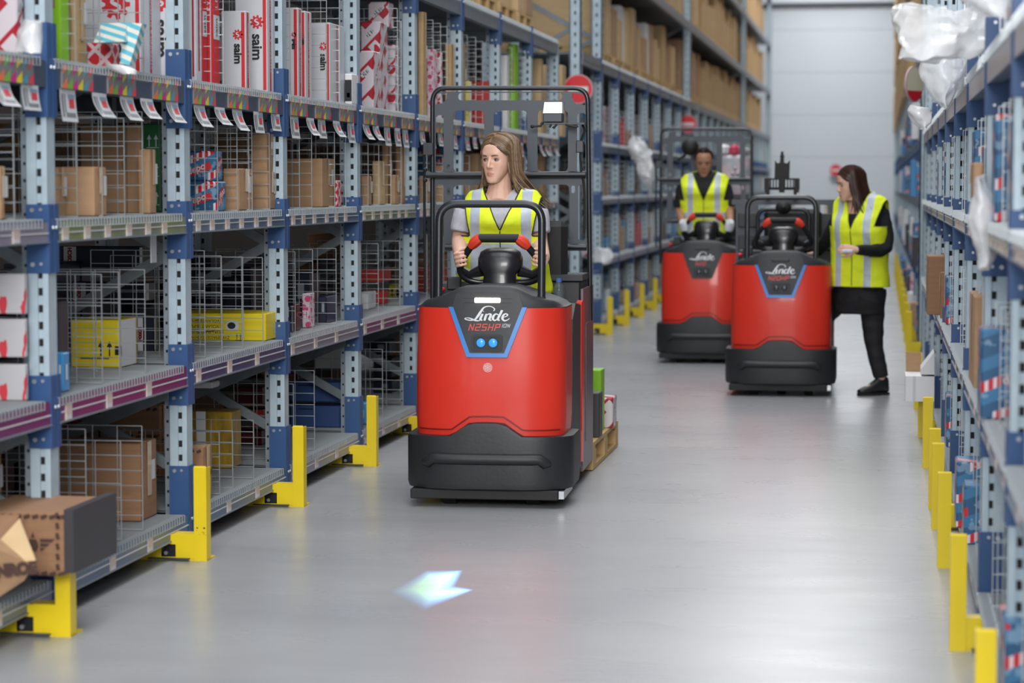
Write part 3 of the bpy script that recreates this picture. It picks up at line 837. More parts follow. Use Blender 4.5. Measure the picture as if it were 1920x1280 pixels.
        b = MB(); b.box(-w/2-.002, w/2+.002, -l/2-.002, l/2+.002, h*.9, h+.002); b.build('lid', BODY['blue'], t)
        cam(rectd(w*.3, .006), hole_m, s*w*.2, h*.86, 'lid_slot')
    elif style == 'cyan': ais(rectd(l*.3, h*.4), paper, 0, h*.5, 'label'); cam(rectd(w*.12, h*.4), paper, -s*w*.3, h*.5, 'label')
    elif style == 'grey':
        cam(rectd(w*.3, h*.98), red_ink, -s*w*.35, h/2, 'red_end'); ais(rectd(l*.97, h*.98), red_ink, 0, h/2, 'red_end')
    elif style == 'grey_small': cam(rectd(w*.3, h*.6), paper, -s*w*.15, h*.5, 'label')
    elif style in ('maroon',):
        b = MB(); decal(b, text_data('BOSCH', min(.04, h*.3)), (-s*w*.1, fy, h*.6), ux, uz); b.build('lettering', mat('pale_red_ink', rgb(150, 70, 84), .5), t, fixn=False)
    elif style == 'navy': cam(rectd(w*.3, h*.35), mat('grey_sticker', rgb(140, 146, 158), .5), -s*w*.1, h*.6, 'label')
    elif style == 'black_white': ais(rectd(l*.9, h*.95), white_dull, 0, h/2, 'white_panel'); cam(rectd(w*.9, h*.7), ink, 0, h*.45, 'black_panel'); cam(rectd(w*.4, h*.15), yel_box, 0, h*.3, 'yellow_patch')
    elif style == 'gold': cam(rectd(w*.22, h), white_dull, s*w*.2, h/2, 'white_band')
    elif style == 'green': cam(rectd(min(.03, w*.3), h*.28), kraft_d, -s*w*.1, h*.68, 'hand_hole')
    elif style == 'green_dk':
        b = MB()
        for i in range(int(h/.12)): decal(b, ARW, (-s*w*.2, fy, .06+i*.12), ux, uz, 0, 0, .05)
        b.build('arrow_print', paper, t, fixn=False)
nb = 0
def place_box(side, lv, Xc, Yc, z, w, l, h, style, rot=0.0, rich=2, where=None, tilt=0.0, note=''):
    s = -1 if side == 'L' else 1
    wh = where or ('%s%s side, %s' % ('far ' if Yc > 21 else '', {'L': 'left', 'R': 'right'}[side], LVNAME[lv]))
    nm = {'stripe': 'striped_bag'}.get(style, 'carton' if style.startswith('kraft') or style in ('monroe', 'white', 'yellow', 'yellow_long', 'saim', 'green', 'red') else 'box')
    t = thing(nm, DESC[style]+', '+wh, nm.replace('_', ' '), (Xc, Yc, z), rot, ('boxes, '+wh))
    if tilt: t.rotation_euler.y = tilt
    fill_box(t, style, w, l, h, s, rich)
    return t
def bx(lv, xa, xb, xc, yt, style, setb=.03, z0=None, yb=None, rot=0.0, side='L', tilt=0.0, note='', maxd=.8):
    """box from pixels: xa..xb camera face (deep..aisle corner), xb..xc aisle face, yt top at the aisle corner"""
    s = -1 if side == 'L' else 1; X = (XL if side == 'L' else XR)+s*setb
    zl = LV[lv]+.002 if z0 is None else z0
    ym = 347+(1.5-zl)*4400/9
    Y0 = at_x(xb, yt, X).y; Y1 = max(Y0+.03, at_x(xc, yt, X).y)
    X0 = at_y(xa, yt, Y0).x; w = min(maxd, abs(X0-X)); z1 = at_y(xb, yt, Y0).z
    if z1-zl < .03: z1 = zl+.05
    return place_box(side, lv, X+s*w/2, (Y0+Y1)/2, zl, w, Y1-Y0, z1-zl, style, rot, tilt=tilt, note=note)
def top_of(t): return t.location.z+max((c.bound_box[6][2] for c in t.children), default=0)
def stack(lst):
    z = None
    for a in lst: pass

# left, fourth shelf up (L1): bay by bay
bx(1, -120, 30, 42, -60, 'denso', .06)
bx(1, 72, 112, 128, -70, 'green', .05)
bx(1, 128, 142, 160, -40, 'kraft_tall', .10)
bx(1, 162, 208, 224, 80, 'diamond', .05)
bx(1, 120, 262, 300, -50, 'saim', .10)
bx(1, 240, 328, 345, -60, 'saim', .04)
bx(1, 300, 366, 377, -60, 'saim_thin', .05)
bx(1, 376, 378, 387, -60, 'red_spine', .05)
bx(1, 352, 398, 411, -50, 'red_spine', .04)
bx(1, 414, 460, 468, 20, 'saim', .06)
bx(1, 440, 500, 512, -40, 'saim', .03)
bx(1, 505, 518, 527, -30, 'saim_thin', .04)
bx(1, 535, 558, 566, 14, 'saim', .05)
bx(1, 560, 572, 584, 20, 'saim', .05)
bx(1, 580, 618, 645, 42, 'saim', .04)
bx(1, 646, 660, 672, 138, 'black_white', .0)
for i, (a, b_, c, d, st) in enumerate([(672, 700, 712, 95, 'denso'), (700, 712, 728, 82, 'denso'), (716, 740, 748, 84, 'denso'), (742, 760, 768, 76, 'saim_thin')]):
    bx(1, a, b_, c, d, st, .04+.01*i)
for a, b_, c, d in ((676, 712, 726, 40), (690, 728, 738, 3)):
    bx(1, a, b_, c, d, 'denso', .05, z0=LV[1]+.33 if d > 20 else LV[1]+.49)
bx(1, 783, 793, 800, 22, 'kraft_tall', .02)
bx(1, 800, 812, 820, 92, 'pink', .04); bx(1, 818, 826, 830, 98, 'denso', .04)
bx(1, 834, 846, 853, 82, 'kraft_tall', .04); bx(1, 852, 868, 873, 82, 'kraft_tall', .05)
bx(1, 872, 879, 884, 152, 'yellow', .04); bx(1, 882, 922, 930, 152, 'red', .06)
bx(1, 935, 950, 955, 104, 'white', .04); bx(1, 953, 966, 972, 82, 'green', .04)
bx(1, 996, 1014, 1018, 110, 'kraft_l', .04); bx(1, 1012, 1054, 1061, 122, 'kraft_l', .02)
# third shelf up (L2)
bx(2, -80, 0, 8, 312, 'kraft', .04)
bx(2, 60, 92, 103, 272, 'kraft_l', .05)
bx(2, 95, 108, 122, 314, 'kraft', .10)
bx(2, 108, 176, 199, 313, 'kraft', .03)
bx(2, 150, 228, 238, 236, 'kraft', .28)
bx(2, 236, 262, 268, 234, 'kraft', .16)
bx(2, 196, 258, 264, 318, 'kraft', .18)
bx(2, 258, 280, 292, 280, 'kraft', .06)
bx(2, 262, 296, 302, 232, 'green_dk', .20)
bx(2, 330, 406, 424, 340, 'depo', .04)
bx(2, 330, 404, 417, 283, 'depo', .05, z0=1.519)
bx(2, 418, 448, 472, 316, 'kraft', .03)
bx(2, 400, 455, 470, 250, 'kraft_d', .30)
bx(2, 472, 502, 518, 322, 'kraft', .04)
bx(2, 472, 500, 516, 251, 'kraft', .05, z0=1.562)
bx(2, 533, 596, 600, 338, 'depo', .09)
bx(2, 535, 604, 628, 297, 'kraft', .05)
bx(2, 560, 640, 646, 330, 'kraft_d', .14)
bx(2, 628, 632, 640, 338, 'diamond', .03)
bx(2, 676, 690, 697, 330, 'kraft', .04); bx(2, 698, 712, 722, 302, 'kraft_l', .05); bx(2, 716, 726, 734, 270, 'kraft', .07)
bx(2, 730, 740, 748, 328, 'kraft', .03); bx(2, 742, 754, 760, 276, 'kraft', .06); bx(2, 676, 735, 746, 272, 'kraft_d', .32)
bx(2, 785, 796, 806, 330, 'kraft', .04); bx(2, 815, 828, 838, 310, 'kraft', .04)
# second shelf up (L3)
for i in range(3): bx(3, -100, 47-i*1, 52, 513+85*(2-i), 'splash', .05, z0=.772+i*.147)
bx(3, 60, 92, 108, 600, 'cyan', .10); bx(3, 88, 118, 130, 662, 'cyan', .04); bx(3, 80, 110, 128, 566, 'grey_small', .12)
bx(3, 132, 222, 256, 600, 'yellow', .20)
bx(3, 90, 262, 270, 462, 'bosch', .5, z0=1.13)
bx(3, 110, 272, 290, 530, 'bosch', .42, z0=.985)
bx(3, 110, 272, 285, 597, 'navy', .42)
bx(3, 255, 288, 296, 594, 'bosch', .34)
bx(3, 330, 498, 530, 588, 'yellow_long', .04)
bx(3, 356, 440, 470, 520, 'navy', .5); bx(3, 410, 470, 500, 500, 'bosch', .45); bx(3, 352, 395, 420, 480, 'navy', .55)
for i, (a, b_, c, d, st) in enumerate([(538, 546, 552, 574, 'bosch'), (548, 556, 563, 570, 'maroon'), (566, 580, 590, 550, 'pink'), (596, 612, 632, 556, 'navy'), (540, 580, 600, 512, 'navy')]):
    bx(3, a, b_, c, d, st, .08 if i < 4 else .3)
bx(3, 676, 716, 733, 505, 'red', .22, z0=.904); bx(3, 680, 722, 728, 545, 'red', .2); bx(3, 674, 690, 705, 548, 'white', .16)
bx(3, 728, 745, 752, 535, 'yellow', .3)
for i in range(5): bx(3, 792, 850, 870, 519-i*16, 'yellow', .3, z0=.775+i*.063)
# bottom shelf (L4)
bx(4, 60, 262, 293, 832, 'kraft_d', .10, maxd=.85)
bx(4, 200, 300, 312, 760, 'monroe', .45); bx(4, 352, 380, 396, 838, 'monroe', .02)
bx(4, -130, -18, 2, 800, 'kraft_d', .3)
bx(4, 352, 434, 452, 772, 'gold', .22); bx(4, 356, 398, 440, 716, 'white', .3, z0=.545)
bx(4, 440, 490, 500, 808, 'maroon', .34); bx(4, 440, 492, 505, 768, 'grey', .34, z0=.258); bx(4, 440, 492, 505, 726, 'maroon', .36, z0=.366); bx(4, 460, 500, 512, 690, 'monroe', .4, z0=.478)
bx(4, 545, 638, 650, 762, 'blue', .14); bx(4, 545, 637, 650, 718, 'blue', .15, z0=.300)
bx(4, 590, 640, 655, 650, 'white', .3, z0=.43); bx(4, 670, 684, 692, 756, 'cyan', .04)
bx(4, 700, 735, 752, 715, 'navy', .3); bx(4, 700, 735, 752, 672, 'navy', .32, z0=.255); bx(4, 690, 730, 745, 640, 'navy', .34, z0=.40)

# dark stock at the back of the near left bays
for k in range(-1, 5):
    for lv in (4, 3, 2, 1):
        n = 3; y = YL0+k*PITCH+.12
        while y < YL0+(k+1)*PITCH-.25:
            l = R.uniform(.38, .6); h_ = R.uniform(.22, .42 if lv != 1 else .6)
            st = R.choice({4: ['kraft_d', 'navy', 'monroe', 'maroon'], 3: ['navy', 'navy', 'kraft_d', 'bosch'], 2: ['kraft_d', 'kraft_d', 'kraft'], 1: ['kraft_d', 'saim', 'kraft']}[lv])
            place_box('L', lv, XL-.88, y+l/2, LV[lv]+.002, .22, l-.02, h_, st, rich=0, where='rear of left %s' % LVNAME[lv]); y += l
# dividers on the left
for a in [(2, 143, 215), (2, 190, 220), (2, 232, 222), (2, 266, 210), (1, 140, -20), (1, 186, -10), (1, 232, -10), (1, 268, -5), (2, 24, 190), (2, 383, 220), (2, 407, 222), (2, 444, 226), (2, 466, 240), (2, 472, 236), (2, 505, 250),
          (3, 190, 515), (3, 271, 506), (3, 222, 510), (3, 383, 470), (3, 415, 480), (3, 455, 482), (3, 492, 483), (4, 226, 827), (4, 305-39, 799), (4, 160, 805), (4, 411, 810), (4, 436, 808), (4, 475, 788),
          (2, 561, 240), (2, 584, 238), (2, 627, 248), (2, 648, 248), (3, 553, 472), (3, 586, 468), (3, 630, 466), (4, 589, 695), (4, 550, 720), (2, 690, 268), (2, 710, 270), (2, 733, 272), (2, 752, 270),
          (3, 709, 457), (3, 749, 452), (4, 717, 655), (4, 755, 642), (1, 543, -20), (1, 612, -20), (1, 636, -5), (1, 394, -30), (1, 418, -30), (1, 745, 16), (1, 752, 40), (1, 797, 34), (1, 812, 38), (1, 826, 44), (1, 838, 50), (1, 876, 66), (1, 892, 70), (1, 905, 78), (1, 960, 90), (1, 985, 96),
          (2, 800, 290), (2, 830, 292), (2, 860, 290), (2, 880, 292), (2, 930, 290), (2, 960, 292), (3, 800, 440), (3, 830, 440), (3, 860, 440), (3, 975, 430)]:
    px_div(*a)
# front-shelf stock around and behind the first truck, and beyond the passage
def random_row(side, Ya, Yb, lv, styles, dens=1.0, rich=1, hmax=.42, hmin=.12):
    s = -1 if side == 'L' else 1; X = XL if side == 'L' else XR; y = Ya
    while y < Yb-.16:
        l = R.uniform(.14, .42)
        if y+l > Yb: break
        if R.random() < dens:
            w = R.uniform(.25, .6); h_ = R.uniform(hmin, hmax); sb = R.uniform(.02, .10) if side == 'L' or y < 21 else R.uniform(-.06, .03)
            place_box(side, lv, X+s*(sb+w/2), y+l/2, LV[lv]+.002, w, l-.012, h_, R.choice(styles), rich=rich)
        y += l+R.uniform(.0, .06)
KR = ['kraft', 'kraft_l', 'kraft_d', 'kraft']
for k in (5, 6, 7):
    Y = YL0+k*PITCH
    random_row('L', Y+.1, Y+1.55, 2, KR+['green', 'depo'], .9); random_row('L', Y+.1, Y+1.55, 3, ['yellow', 'kraft', 'cyan', 'red'], .6); random_row('L', Y+.1, Y+1.55, 4, KR, .7)
for k in range(10, 22):
    Y = YL0+k*PITCH
    for lv in (1, 2, 3, 4):
        random_row('L', Y+.12, Y+1.5, lv, ['kraft', 'kraft_l', 'cyan', 'denso', 'white', 'grey', 'kraft_d', 'green' if k > 16 else 'kraft'], .62 if k < 16 else .25, 1 if k < 13 else 0, .4 if lv != 1 else .5)
        if k < 16:
            for q in (.4, .8, 1.2): divider('L', lv, Y+q, .5, .38)
for k in range(26, 33):
    Y = YL0+k*PITCH; random_row('L', Y+.12, Y+1.5, 1, ['green', 'white', 'kraft'], .7, 0, .6, .4); random_row('L', Y+.12, Y+1.5, 2, ['kraft', 'white'], .5, 0)
# right shelving
for Y in RA+RB:
    for lv in (4, 3, 2, 1):
        for q in (.3, .62, .95, 1.25): divider('R', lv, Y+q, .55, .36 if lv != 1 else .44)
WV = ['depo', 'depo', 'depo', 'cyan']
def bxR(lv, xb, xc, yt, yb, style, w=.35, setb=.03, rot=0, z0=None, note=''):
    """right shelf: xc (far, left) .. xb (near corner) on the aisle face"""
    X = XR+setb; Y0 = at_x(xb, yt, X).y; Y1 = at_x(xc, yt, X).y; zl = LV[lv]+.002 if z0 is None else z0; z1 = at_y(xb, yt, Y0).z
    return place_box('R', lv, X+w/2, (Y0+Y1)/2, zl, w, max(.05, abs(Y1-Y0)), max(.06, z1-zl), style, rot, note=note)
for Y, rows in ((5.1, [(1, .5)]), ):
    pass
# boxes measured by their aisle face; they stand between the dividers
for lv, Yc, w_, l_, h_, sb in ((2, 9.1, .3, .2, .32, .0), (2, 7.42, .35, .22, .33, .0), (2, 8.6, .3, .3, .25, .02), (2, 6.9, .35, .3, .3, .02), (2, 13.1, .22, .2, .30, .0), (2, 13.5, .3, .3, .3, .02), (2, 14.6, .3, .3, .26, .0),
                           (3, 7.55, .4, .25, .28, -.03), (3, 12.6, .25, .3, .25, .0), (3, 9.0, .3, .3, .3, .1), (4, 9.38, .35, .22, .26, -.04), (4, 8.95, .35, .2, .22, -.025), (4, 6.35, .4, .3, .195, -.01), (4, 6.9, .4, .3, .2, .05),
                           (4, 12.3, .3, .3, .26, .0), (1, 7.5, .4, .3, .3, .03), (1, 9.1, .4, .3, .35, .03), (1, 12.2, .4, .3, .3, .03)):
    place_box('R', lv, XR+sb+w_/2, Yc, LV[lv]+.002, w_, l_, h_, 'depo')
Y = 24.8; a = at_y(1717, 96, Y); c = at_y(1750, 121, Y)
random_row('R', 4.9, 6.2, 3, ['depo', 'kraft_d'], .9, 1, .4, .25)
for Y in RB[1:]:
    for lv in (1, 2, 3, 4): random_row('R', Y+.1, Y+1.5, lv, WV+['kraft'], .6, 1, .38)
for k in range(11):
    Y = 21.4+k*PITCH
    for lv in (1, 2, 3, 4): random_row('R', Y+.1, Y+1.5, lv, WV+['kraft', 'grey', 'white', 'pink', 'white'], .72, 0, .42)
def loose(style, w, l, h, loc, rot, label, name='carton', s=1, rx=0, ry=0):
    t = thing(name, label, name, loc, rot); t.rotation_euler = (rx, ry, rot); fill_box(t, style, w, l, h, s, 2); return t
p = at_x(1742, 610, .22); 
def big_kraft():
    Y = 13.4; a = at_y(1740, 480, Y); b_ = at_y(1740, 603, Y); c = at_y(1786, 480, Y); w = .42
    loose('kraft_d', w, .35, a.z-.772, (a.x+w/2, Y+.175, .772), 0, 'large brown carton jutting into the aisle from the right shelving', s=1)
    Y = 13.1; a = at_y(1764, 512, Y); c = at_y(1792, 512, Y); w = c.x-a.x
    loose('kraft_d', w, .06, at_y(1764, 512, Y).z-at_y(1764, 605, Y).z, (a.x+w/2, Y, at_y(1764, 603, Y).z), 0, 'smaller brown flap carton in front of the large jutting carton', s=1)
big_kraft()
Y = 8.6; a = at_y(1828, 556, Y); b_ = at_y(1843, 742, Y)
loose('kraft', .04, .5, a.z-b_.z, (a.x+.02, Y+.25, b_.z), 0, 'thin upright brown carton between blue boxes on the right shelving')
Y = 7.6; a = at_y(1826, 305, Y); b_ = at_y(1840, 375, Y)
loose('kraft', .03, .25, a.z-b_.z, (a.x+.015, Y+.12, b_.z), 0, 'slim brown sleeve leaning before blue boxes at upper right')
Y = 6.5; a = at_y(1908, 640, Y); b_ = at_y(1908, 930, Y)
loose('kraft', .2, .3, a.z-b_.z, (a.x+.1, Y+.15, b_.z), 0, 'brown carton cut off by the right edge of the picture')
# white carton with open flaps low on the right
t = thing('open_carton', 'white open carton with raised flaps hanging off the lowest right shelf', 'carton', (0, 0, 0))
Y = 13.9; P = lambda x, y, yy=Y: at_y(x, y, yy)
a = P(1698, 705); b_ = P(1698, 750); c = P(1752, 700)
b = MB(); zt, zb = a.z, P(1698, 752).z
b.box(a.x, c.x, Y, Y+.35, zb, zt, 0); b.build('body', white_dull, t)
b = MB(); f0, f1, f2, f3 = P(1727, 692), P(1752, 660), P(1752, 702), P(1727, 702)
b.add([f0, f1, f2, f3, f0+Vector((0, .3, 0)), f1+Vector((0, .3, 0)), f2+Vector((0, .3, 0)), f3+Vector((0, .3, 0))], [(0, 1, 2, 3), (7, 6, 5, 4), (0, 4, 5, 1), (1, 5, 6, 2), (2, 6, 7, 3), (3, 7, 4, 0)]); b.build('flap', white_dull, t)
b = MB(); f0, f1, f2, f3 = P(1698, 659, Y+.36), P(1727, 661, Y+.36), P(1727, 703, Y+.36), P(1699, 703, Y+.36)
b.add([f0, f1, f2, f3]+[q+Vector((0, .01, 0)) for q in (f0, f1, f2, f3)], [(0, 1, 2, 3), (7, 6, 5, 4), (0, 4, 5, 1), (1, 5, 6, 2), (2, 6, 7, 3), (3, 7, 4, 0)]); b.build('flap', kraft, t)
b = MB(); q = P(1714, 725); b.box(q.x-.008, q.x+.008, Y-.002, Y, zb, zt); b.build('tape', paper, t)
Y = 22.0; a = P(1708, 568, Y); c = P(1724, 610, Y)
loose('kraft', c.x-a.x, .3, a.z-c.z, (a.x+(c.x-a.x)/2, Y+.15, c.z), 0, 'small brown carton above the far yellow guards on the right')
# torn open cartons lower left
t = thing('open_carton', 'brown carton with winged emblem hanging over the lowest left shelf', 'carton', (0, 0, 0))
Y = 7.3; tl, br = at_y(-60, 958, Y), at_y(132, 1080, Y)
w = br.x-tl.x; hh = tl.z-br.z
t.location = ((tl.x+br.x)/2, Y+.2, br.z+.0)
b = MB(); b.cbox(-w/2, w/2-.02, -.2, .22, 0, hh, .004, 0, .006); b.build('body', kraft_d, t)
b = MB(); b.box(w/2-.02, w/2+.012, -.2, .24, .01, hh+.012); b.build('dark_end', grey_box, t)
b = MB(); decal(b, WING, (.05, -.2075, hh*.5), (1, 0, 0), (0, 0, 1), 0, 0, .075); b.build('winged_emblem', ink_b, t, fixn=False)
b = MB()
for zz in (.008, hh-.012):
    for i in range(11): decal(b, rectd(.022, .012), (-w/2+.03+i*w/12, -.2075, zz), (1, 0, 0), (0, 0, 1), 0, .3)
for i in range(6): decal(b, rectd(.012, .02), (w/2-.04, -.2075, .03+i*.034), (1, 0, 0), (0, 0, 1), 0, .2)
b.build('printed_border', ink_b, t, fixn=False)
t2 = thing('torn_carton', 'torn brown carton with lettered flap at lower left edge of the picture', 'carton', (0, 0, 0))
Y = 7.0; b = MB()
def sheet(pts, Yd, thick=.006):
    q = [at_y(x, y, Y+d) for (x, y), d in zip(pts, Yd)]; k = len(q)
    b.add(q+[v+Vector((0, thick, 0)) for v in q], [tuple(range(k))[::-1], tuple(range(k, 2*k))]+[(i, (i+1) % k, (i+1) % k+k, i+k) for i in range(k)])
sheet([(-70, 1000), (0, 1012), (48, 1052), (62, 1060), (45, 1088), (-10, 1125), (-70, 1130)], [0, 0, 0, 0, .03, .05, .05]); b.build('flap', kraft, t2)
b = MB(); sheet([(0, 1012), (36, 972), (67, 1052), (48, 1052)], [.02, .1, .02, .0]); b.build('folded_flap', kraft_l, t2)
b = MB(); sheet([(-70, 965), (36, 965), (20, 1000), (0, 1012), (-70, 1003)], [.2, .2, .1, .03, .03]); b.build('inner_wall', kraft_d, t2)
b = MB(); q = at_y(8, 1070, Y-.003); decal(b, text_data('MONROE', .05, 0, .004), q, (1, 0, 0), (0, 0, 1), 0, .12); b.build('lettering', ink_b, t2, fixn=False)
# loose film, bags and papers
def crumple(name, label, pix, Y, yd=.25, seed=1, amp=.03, cat='plastic film', m=None, n=26, parent=None):
    """crumpled sheet filling an outline given by rows of (xleft, xright, y)"""
    rr = random.Random(seed); b = MB(); rows = []; off = Vector((seed*3.1, 0, 0))
    for i in range(n+1):
        t = i/n*(len(pix)-1); k = min(int(t), len(pix)-2); f = t-k
        xl = pix[k][0]*(1-f)+pix[k+1][0]*f; xr_ = pix[k][1]*(1-f)+pix[k+1][1]*f; yy = pix[k][2]*(1-f)+pix[k+1][2]*f
        row = []
        for side in (0, 1):
            for j in range(n):
                u = j/n; a = math.pi*u+math.pi*side
                x = (xl+xr_)/2-(xr_-xl)/2*math.cos(a); d = math.sin(a)*yd*.5
                q = at_y(x, yy, Y+yd*.5-d); nn = mnoise.noise_vector(q*9+off)+mnoise.noise_vector(q*26+off)*.45
                row.append(q+nn*amp)
        rows.append(row)
    b.loft(rows)
    o = b.build(name, m or film, None, smooth=True, angle=28)
    tag(o, label, cat); return o
crumple('stretch_film', 'large crumpled sheet of clear film bulging over the upper right shelf', [(1682, 1900, 16), (1680, 1912, 50), (1684, 1890, 80), (1690, 1800, 110)], 8.2, .3, 1, .035)
crumple('stretch_film', 'out of focus clear film in the top right corner', [(1790, 1930, -30), (1800, 1925, 0), (1850, 1915, 30)], 6.6, .25, 5, .02)
crumple('stretch_film', 'crumpled clear bag hanging below the large film at upper right', [(1735, 1850, 85), (1730, 1835, 120), (1728, 1812, 150), (1755, 1790, 185), (1768, 1780, 198)], 9.6, .22, 2, .025)
crumple('plastic_bag', 'small white plastic bag on the upper right shelf edge', [(1706, 1744, 200), (1703, 1748, 212), (1712, 1745, 228), (1722, 1735, 242)], 12.6, .12, 3, .02, 'bag')
crumple('stretch_film', 'long torn clear film dangling before the right shelving', [(1836, 1850, 326), (1828, 1862, 370), (1815, 1866, 410), (1822, 1868, 450), (1832, 1862, 480), (1836, 1856, 500)], 7.4, .12, 4, .02)
crumple('plastic_bag', 'crumpled clear bag on the fourth shelf at upper left', [(46, 78, 42), (34, 76, 66), (32, 74, 96)], 7.1, .12, 6, .015, 'bag')
crumple('plastic_bag', 'white plastic bag end spilling over the upper left beam', [(196, 240, 121), (205, 258, 130), (225, 256, 138)], 8.25, .1, 7, .01, 'bag')
crumple('plastic_bag', 'balloon-like clear plastic bag hanging on the far left shelving', [(1185, 1205, 256), (1174, 1216, 275), (1188, 1225, 298), (1198, 1228, 318), (1205, 1218, 345)], 24.6, .2, 8, .04, 'bag')
crumple('plastic_bag', 'crumpled clear bag on the far second shelf left of the passage', [(1112, 1140, 466), (1108, 1150, 480), (1112, 1145, 492)], 22.5, .2, 9, .03, 'bag')
t = thing('striped_bag', 'teal and white striped paper bag leaning on the upper left shelf', 'bag', (0, 0, 0)); Y = 8.3; b = MB()
q = [at_y(225, 118, Y), at_y(243, 122, Y), at_y(266, 44, Y+.1), at_y(236, 42, Y+.1)]; b.add(q+[v+Vector((0, .06, 0)) for v in q], [(0, 1, 2, 3), (7, 6, 5, 4), (0, 4, 5, 1), (1, 5, 6, 2), (2, 6, 7, 3), (3, 7, 4, 0)]); b.build('bag_side', stripe, t)
b = MB(); q = [at_y(175, 80, Y-.0), at_y(232, 78, Y), at_y(238, 42, Y+.1), at_y(190, 44, Y+.1)]; b.add(q+[v+Vector((0, .08, 0)) for v in q], [(0, 1, 2, 3), (7, 6, 5, 4), (0, 4, 5, 1), (1, 5, 6, 2), (2, 6, 7, 3), (3, 7, 4, 0)]); b.build('bag_fold', stripe, t)
o = tag(MB().box(0, .004, 0, .07, 0, .14, 0).build('hanging_card', [paper]), 'printed card hanging under the third left shelf beside an upright', 'card'); q = at_y(282, 488, 9.0); o.location = q+Vector((0, 0, -.01))
# high pallets with cartons
pal_me = {}
def pallet_mesh(w, l):
    def f():
        b = MB()
        for i in range(5): x = -w/2+.05+i*(w-.1)/4; b.box(x-.05, x+.05, -l/2, l/2, .122, .144)
        for y in (-l/2+.05, 0, l/2-.05):
            b.box(-w/2, w/2, y-.05, y+.05, .1, .122)
            for x in (-w/2+.05, 0, w/2-.05): b.box(x-.05, x+.05, y-.05, y+.05, .022, .1)
        for x in (-w/2+.05, 0, w/2-.05): b.box(x-.05, x+.05, -l/2, l/2, 0, .022)
        return b.mesh('pallet', mat('pallet_wood', rgb(204, 170, 118), .8, 0, .2, 7, (1, 6, 1)), fixn=True)
    return cached(('pal', w, l), f)
BK = [cached(('bk', i), lambda i=i: MB().cbox(-.5, .5, -.5, .5, 0, 1, .006, 0).mesh('carton', [kraft_l, kraft_y, kraft, kraft_l, white_dull][i], fixn=True)) for i in range(5)]
FARJ = MB()
def pallet_level(side, Ya, Yb, z, hr=(.35, .88), lvl='pallet level'):
    s = -1 if side == 'L' else 1; X = XL if side == 'L' else XR+.01; y = Ya
    wh = {'L': 'left', 'R': 'right'}[side]
    while y+.8 < Yb:
        l = .8
        for pY in (22.06, 23.76, 34.86, 34.96, 49.3, 21.3, 34.5, 34.7):
            if y-.15 < pY < y+l+.02: y = pY+.16
        if y > (38 if side == 'L' else 30):
            x0 = X+s*(.62 if side == 'L' else .44); FARJ.box(x0-.5, x0+.5, y, y+l-.04, z+.02, z+.14, 1)
            for q in (0, .4): FARJ.box(x0-.5, x0+.5, y+q, y+q+.37, z+.142, z+.15+R.uniform(*hr), 0)
            y += l+R.uniform(.06, .3); continue
        o = obj('pallet', pallet_mesh(1.0, l), loc=(X+s*(.62 if side == 'L' else .44), y+l/2, z+.002))
        tag(o, 'wooden pallet loaded with cartons on the %s of the %s racking' % (lvl, wh), 'pallet', 'loaded pallets on the %s racking' % wh)
        n = R.choice((1, 2, 2)); y2 = y
        for i in range(n):
            ll = l/n; h_ = R.uniform(*hr)
            o = obj('carton', R.choice(BK[:4]) if R.random() < .88 else BK[4], loc=(X+s*(R.uniform(.60, .62) if side == 'L' else .44), y2+ll/2, z+.15), scale=(R.uniform(.88, .98), ll-.03, h_)); y2 += ll
            tag(o, 'brown carton on a pallet, %s of the %s racking' % (lvl, wh), 'carton', 'cartons on high pallets of the %s racking' % wh)
        y += l+R.uniform(.06, .3)
pallet_level('L', 14.1, 20.4, 2.765, (.4, .8), 'lower pallet level')
pallet_level('L', 24.0, 59, 2.765, (.4, .75), 'lower pallet level')
for z, nm in ((3.902, 'second pallet level'), (5.102, 'third pallet level'), (6.302, 'fourth pallet level')):
    pallet_level('L', 26+(z-3.9)*6, 60, z, (.35, .88), nm)
    pallet_level('R', 30, 60, z, (.35, .88), nm)
pallet_level('R', 26.0, 60, 2.765, (.45, .8), 'lower pallet level')
stuff(FARJ.build('stacked_cartons', [kraft_y, kraft_l], None)); _o = bpy.data.objects['stacked_cartons']; _o['label'] = 'far rows of brown cartons stacked on the high racking'; _o['category'] = 'cartons'
# round signs
def sign(px_, py_, Y, r, label, rotz=0, cream=False, back=.05):
    c = at_y(px_, py_, Y); t = thing('round_sign', label, 'sign', c, rotz)
    n = 32; d = lambda rr, yy: [(rr*math.cos(2*math.pi*i/n), yy, rr*math.sin(2*math.pi*i/n)) for i in range(n)]
    b = MB(); b.loft([d(r, 0), d(r, .012)]); b.build('disc', mat('sign_rim', rgb(200, 170, 176), .5), t)
    b = MB(); b.add(d(r*.93, -.002), [tuple(range(n))]); b.build('red_face', mat('sign_red', rgb(214, 24, 42), .4) if not cream else mat('sign_cream', rgb(226, 216, 190), .5), t, fixn=False)
    b = MB()
    if cream:
        pts = [q for q in d(r*.93, -.004) if q[2] < -r*.2]; b.add(pts, [tuple(range(len(pts)))])
        b.build('red_segment', mat('sign_red', rgb(214, 24, 42), .4), t, fixn=False)
    else:
        b.box(-r*.68, r*.68, -.005, -.003, -r*.17, r*.17); b.build('white_bar', white_dull, t)
    b = MB(); b.box(-.02, .02, .012, back, -.03, .03); b.build('bracket', galv, t)
    return t
sign(1084, 167, 21.7, .138, 'red round no entry sign on the tall post by the passage', back=.36)
sign(1290, 233, 34.4, .135, 'red round no entry sign on the far tall post', back=.45)
sign(1715, 158, 19.3, .145, 'round red and cream sign high on the right racking', 1.05, True)
loose('depo', .19, .2, .14, (XR+.095, 25.0, 2.765), 0, 'small blue box with slanting red lettering high on the far right racking', 'box')
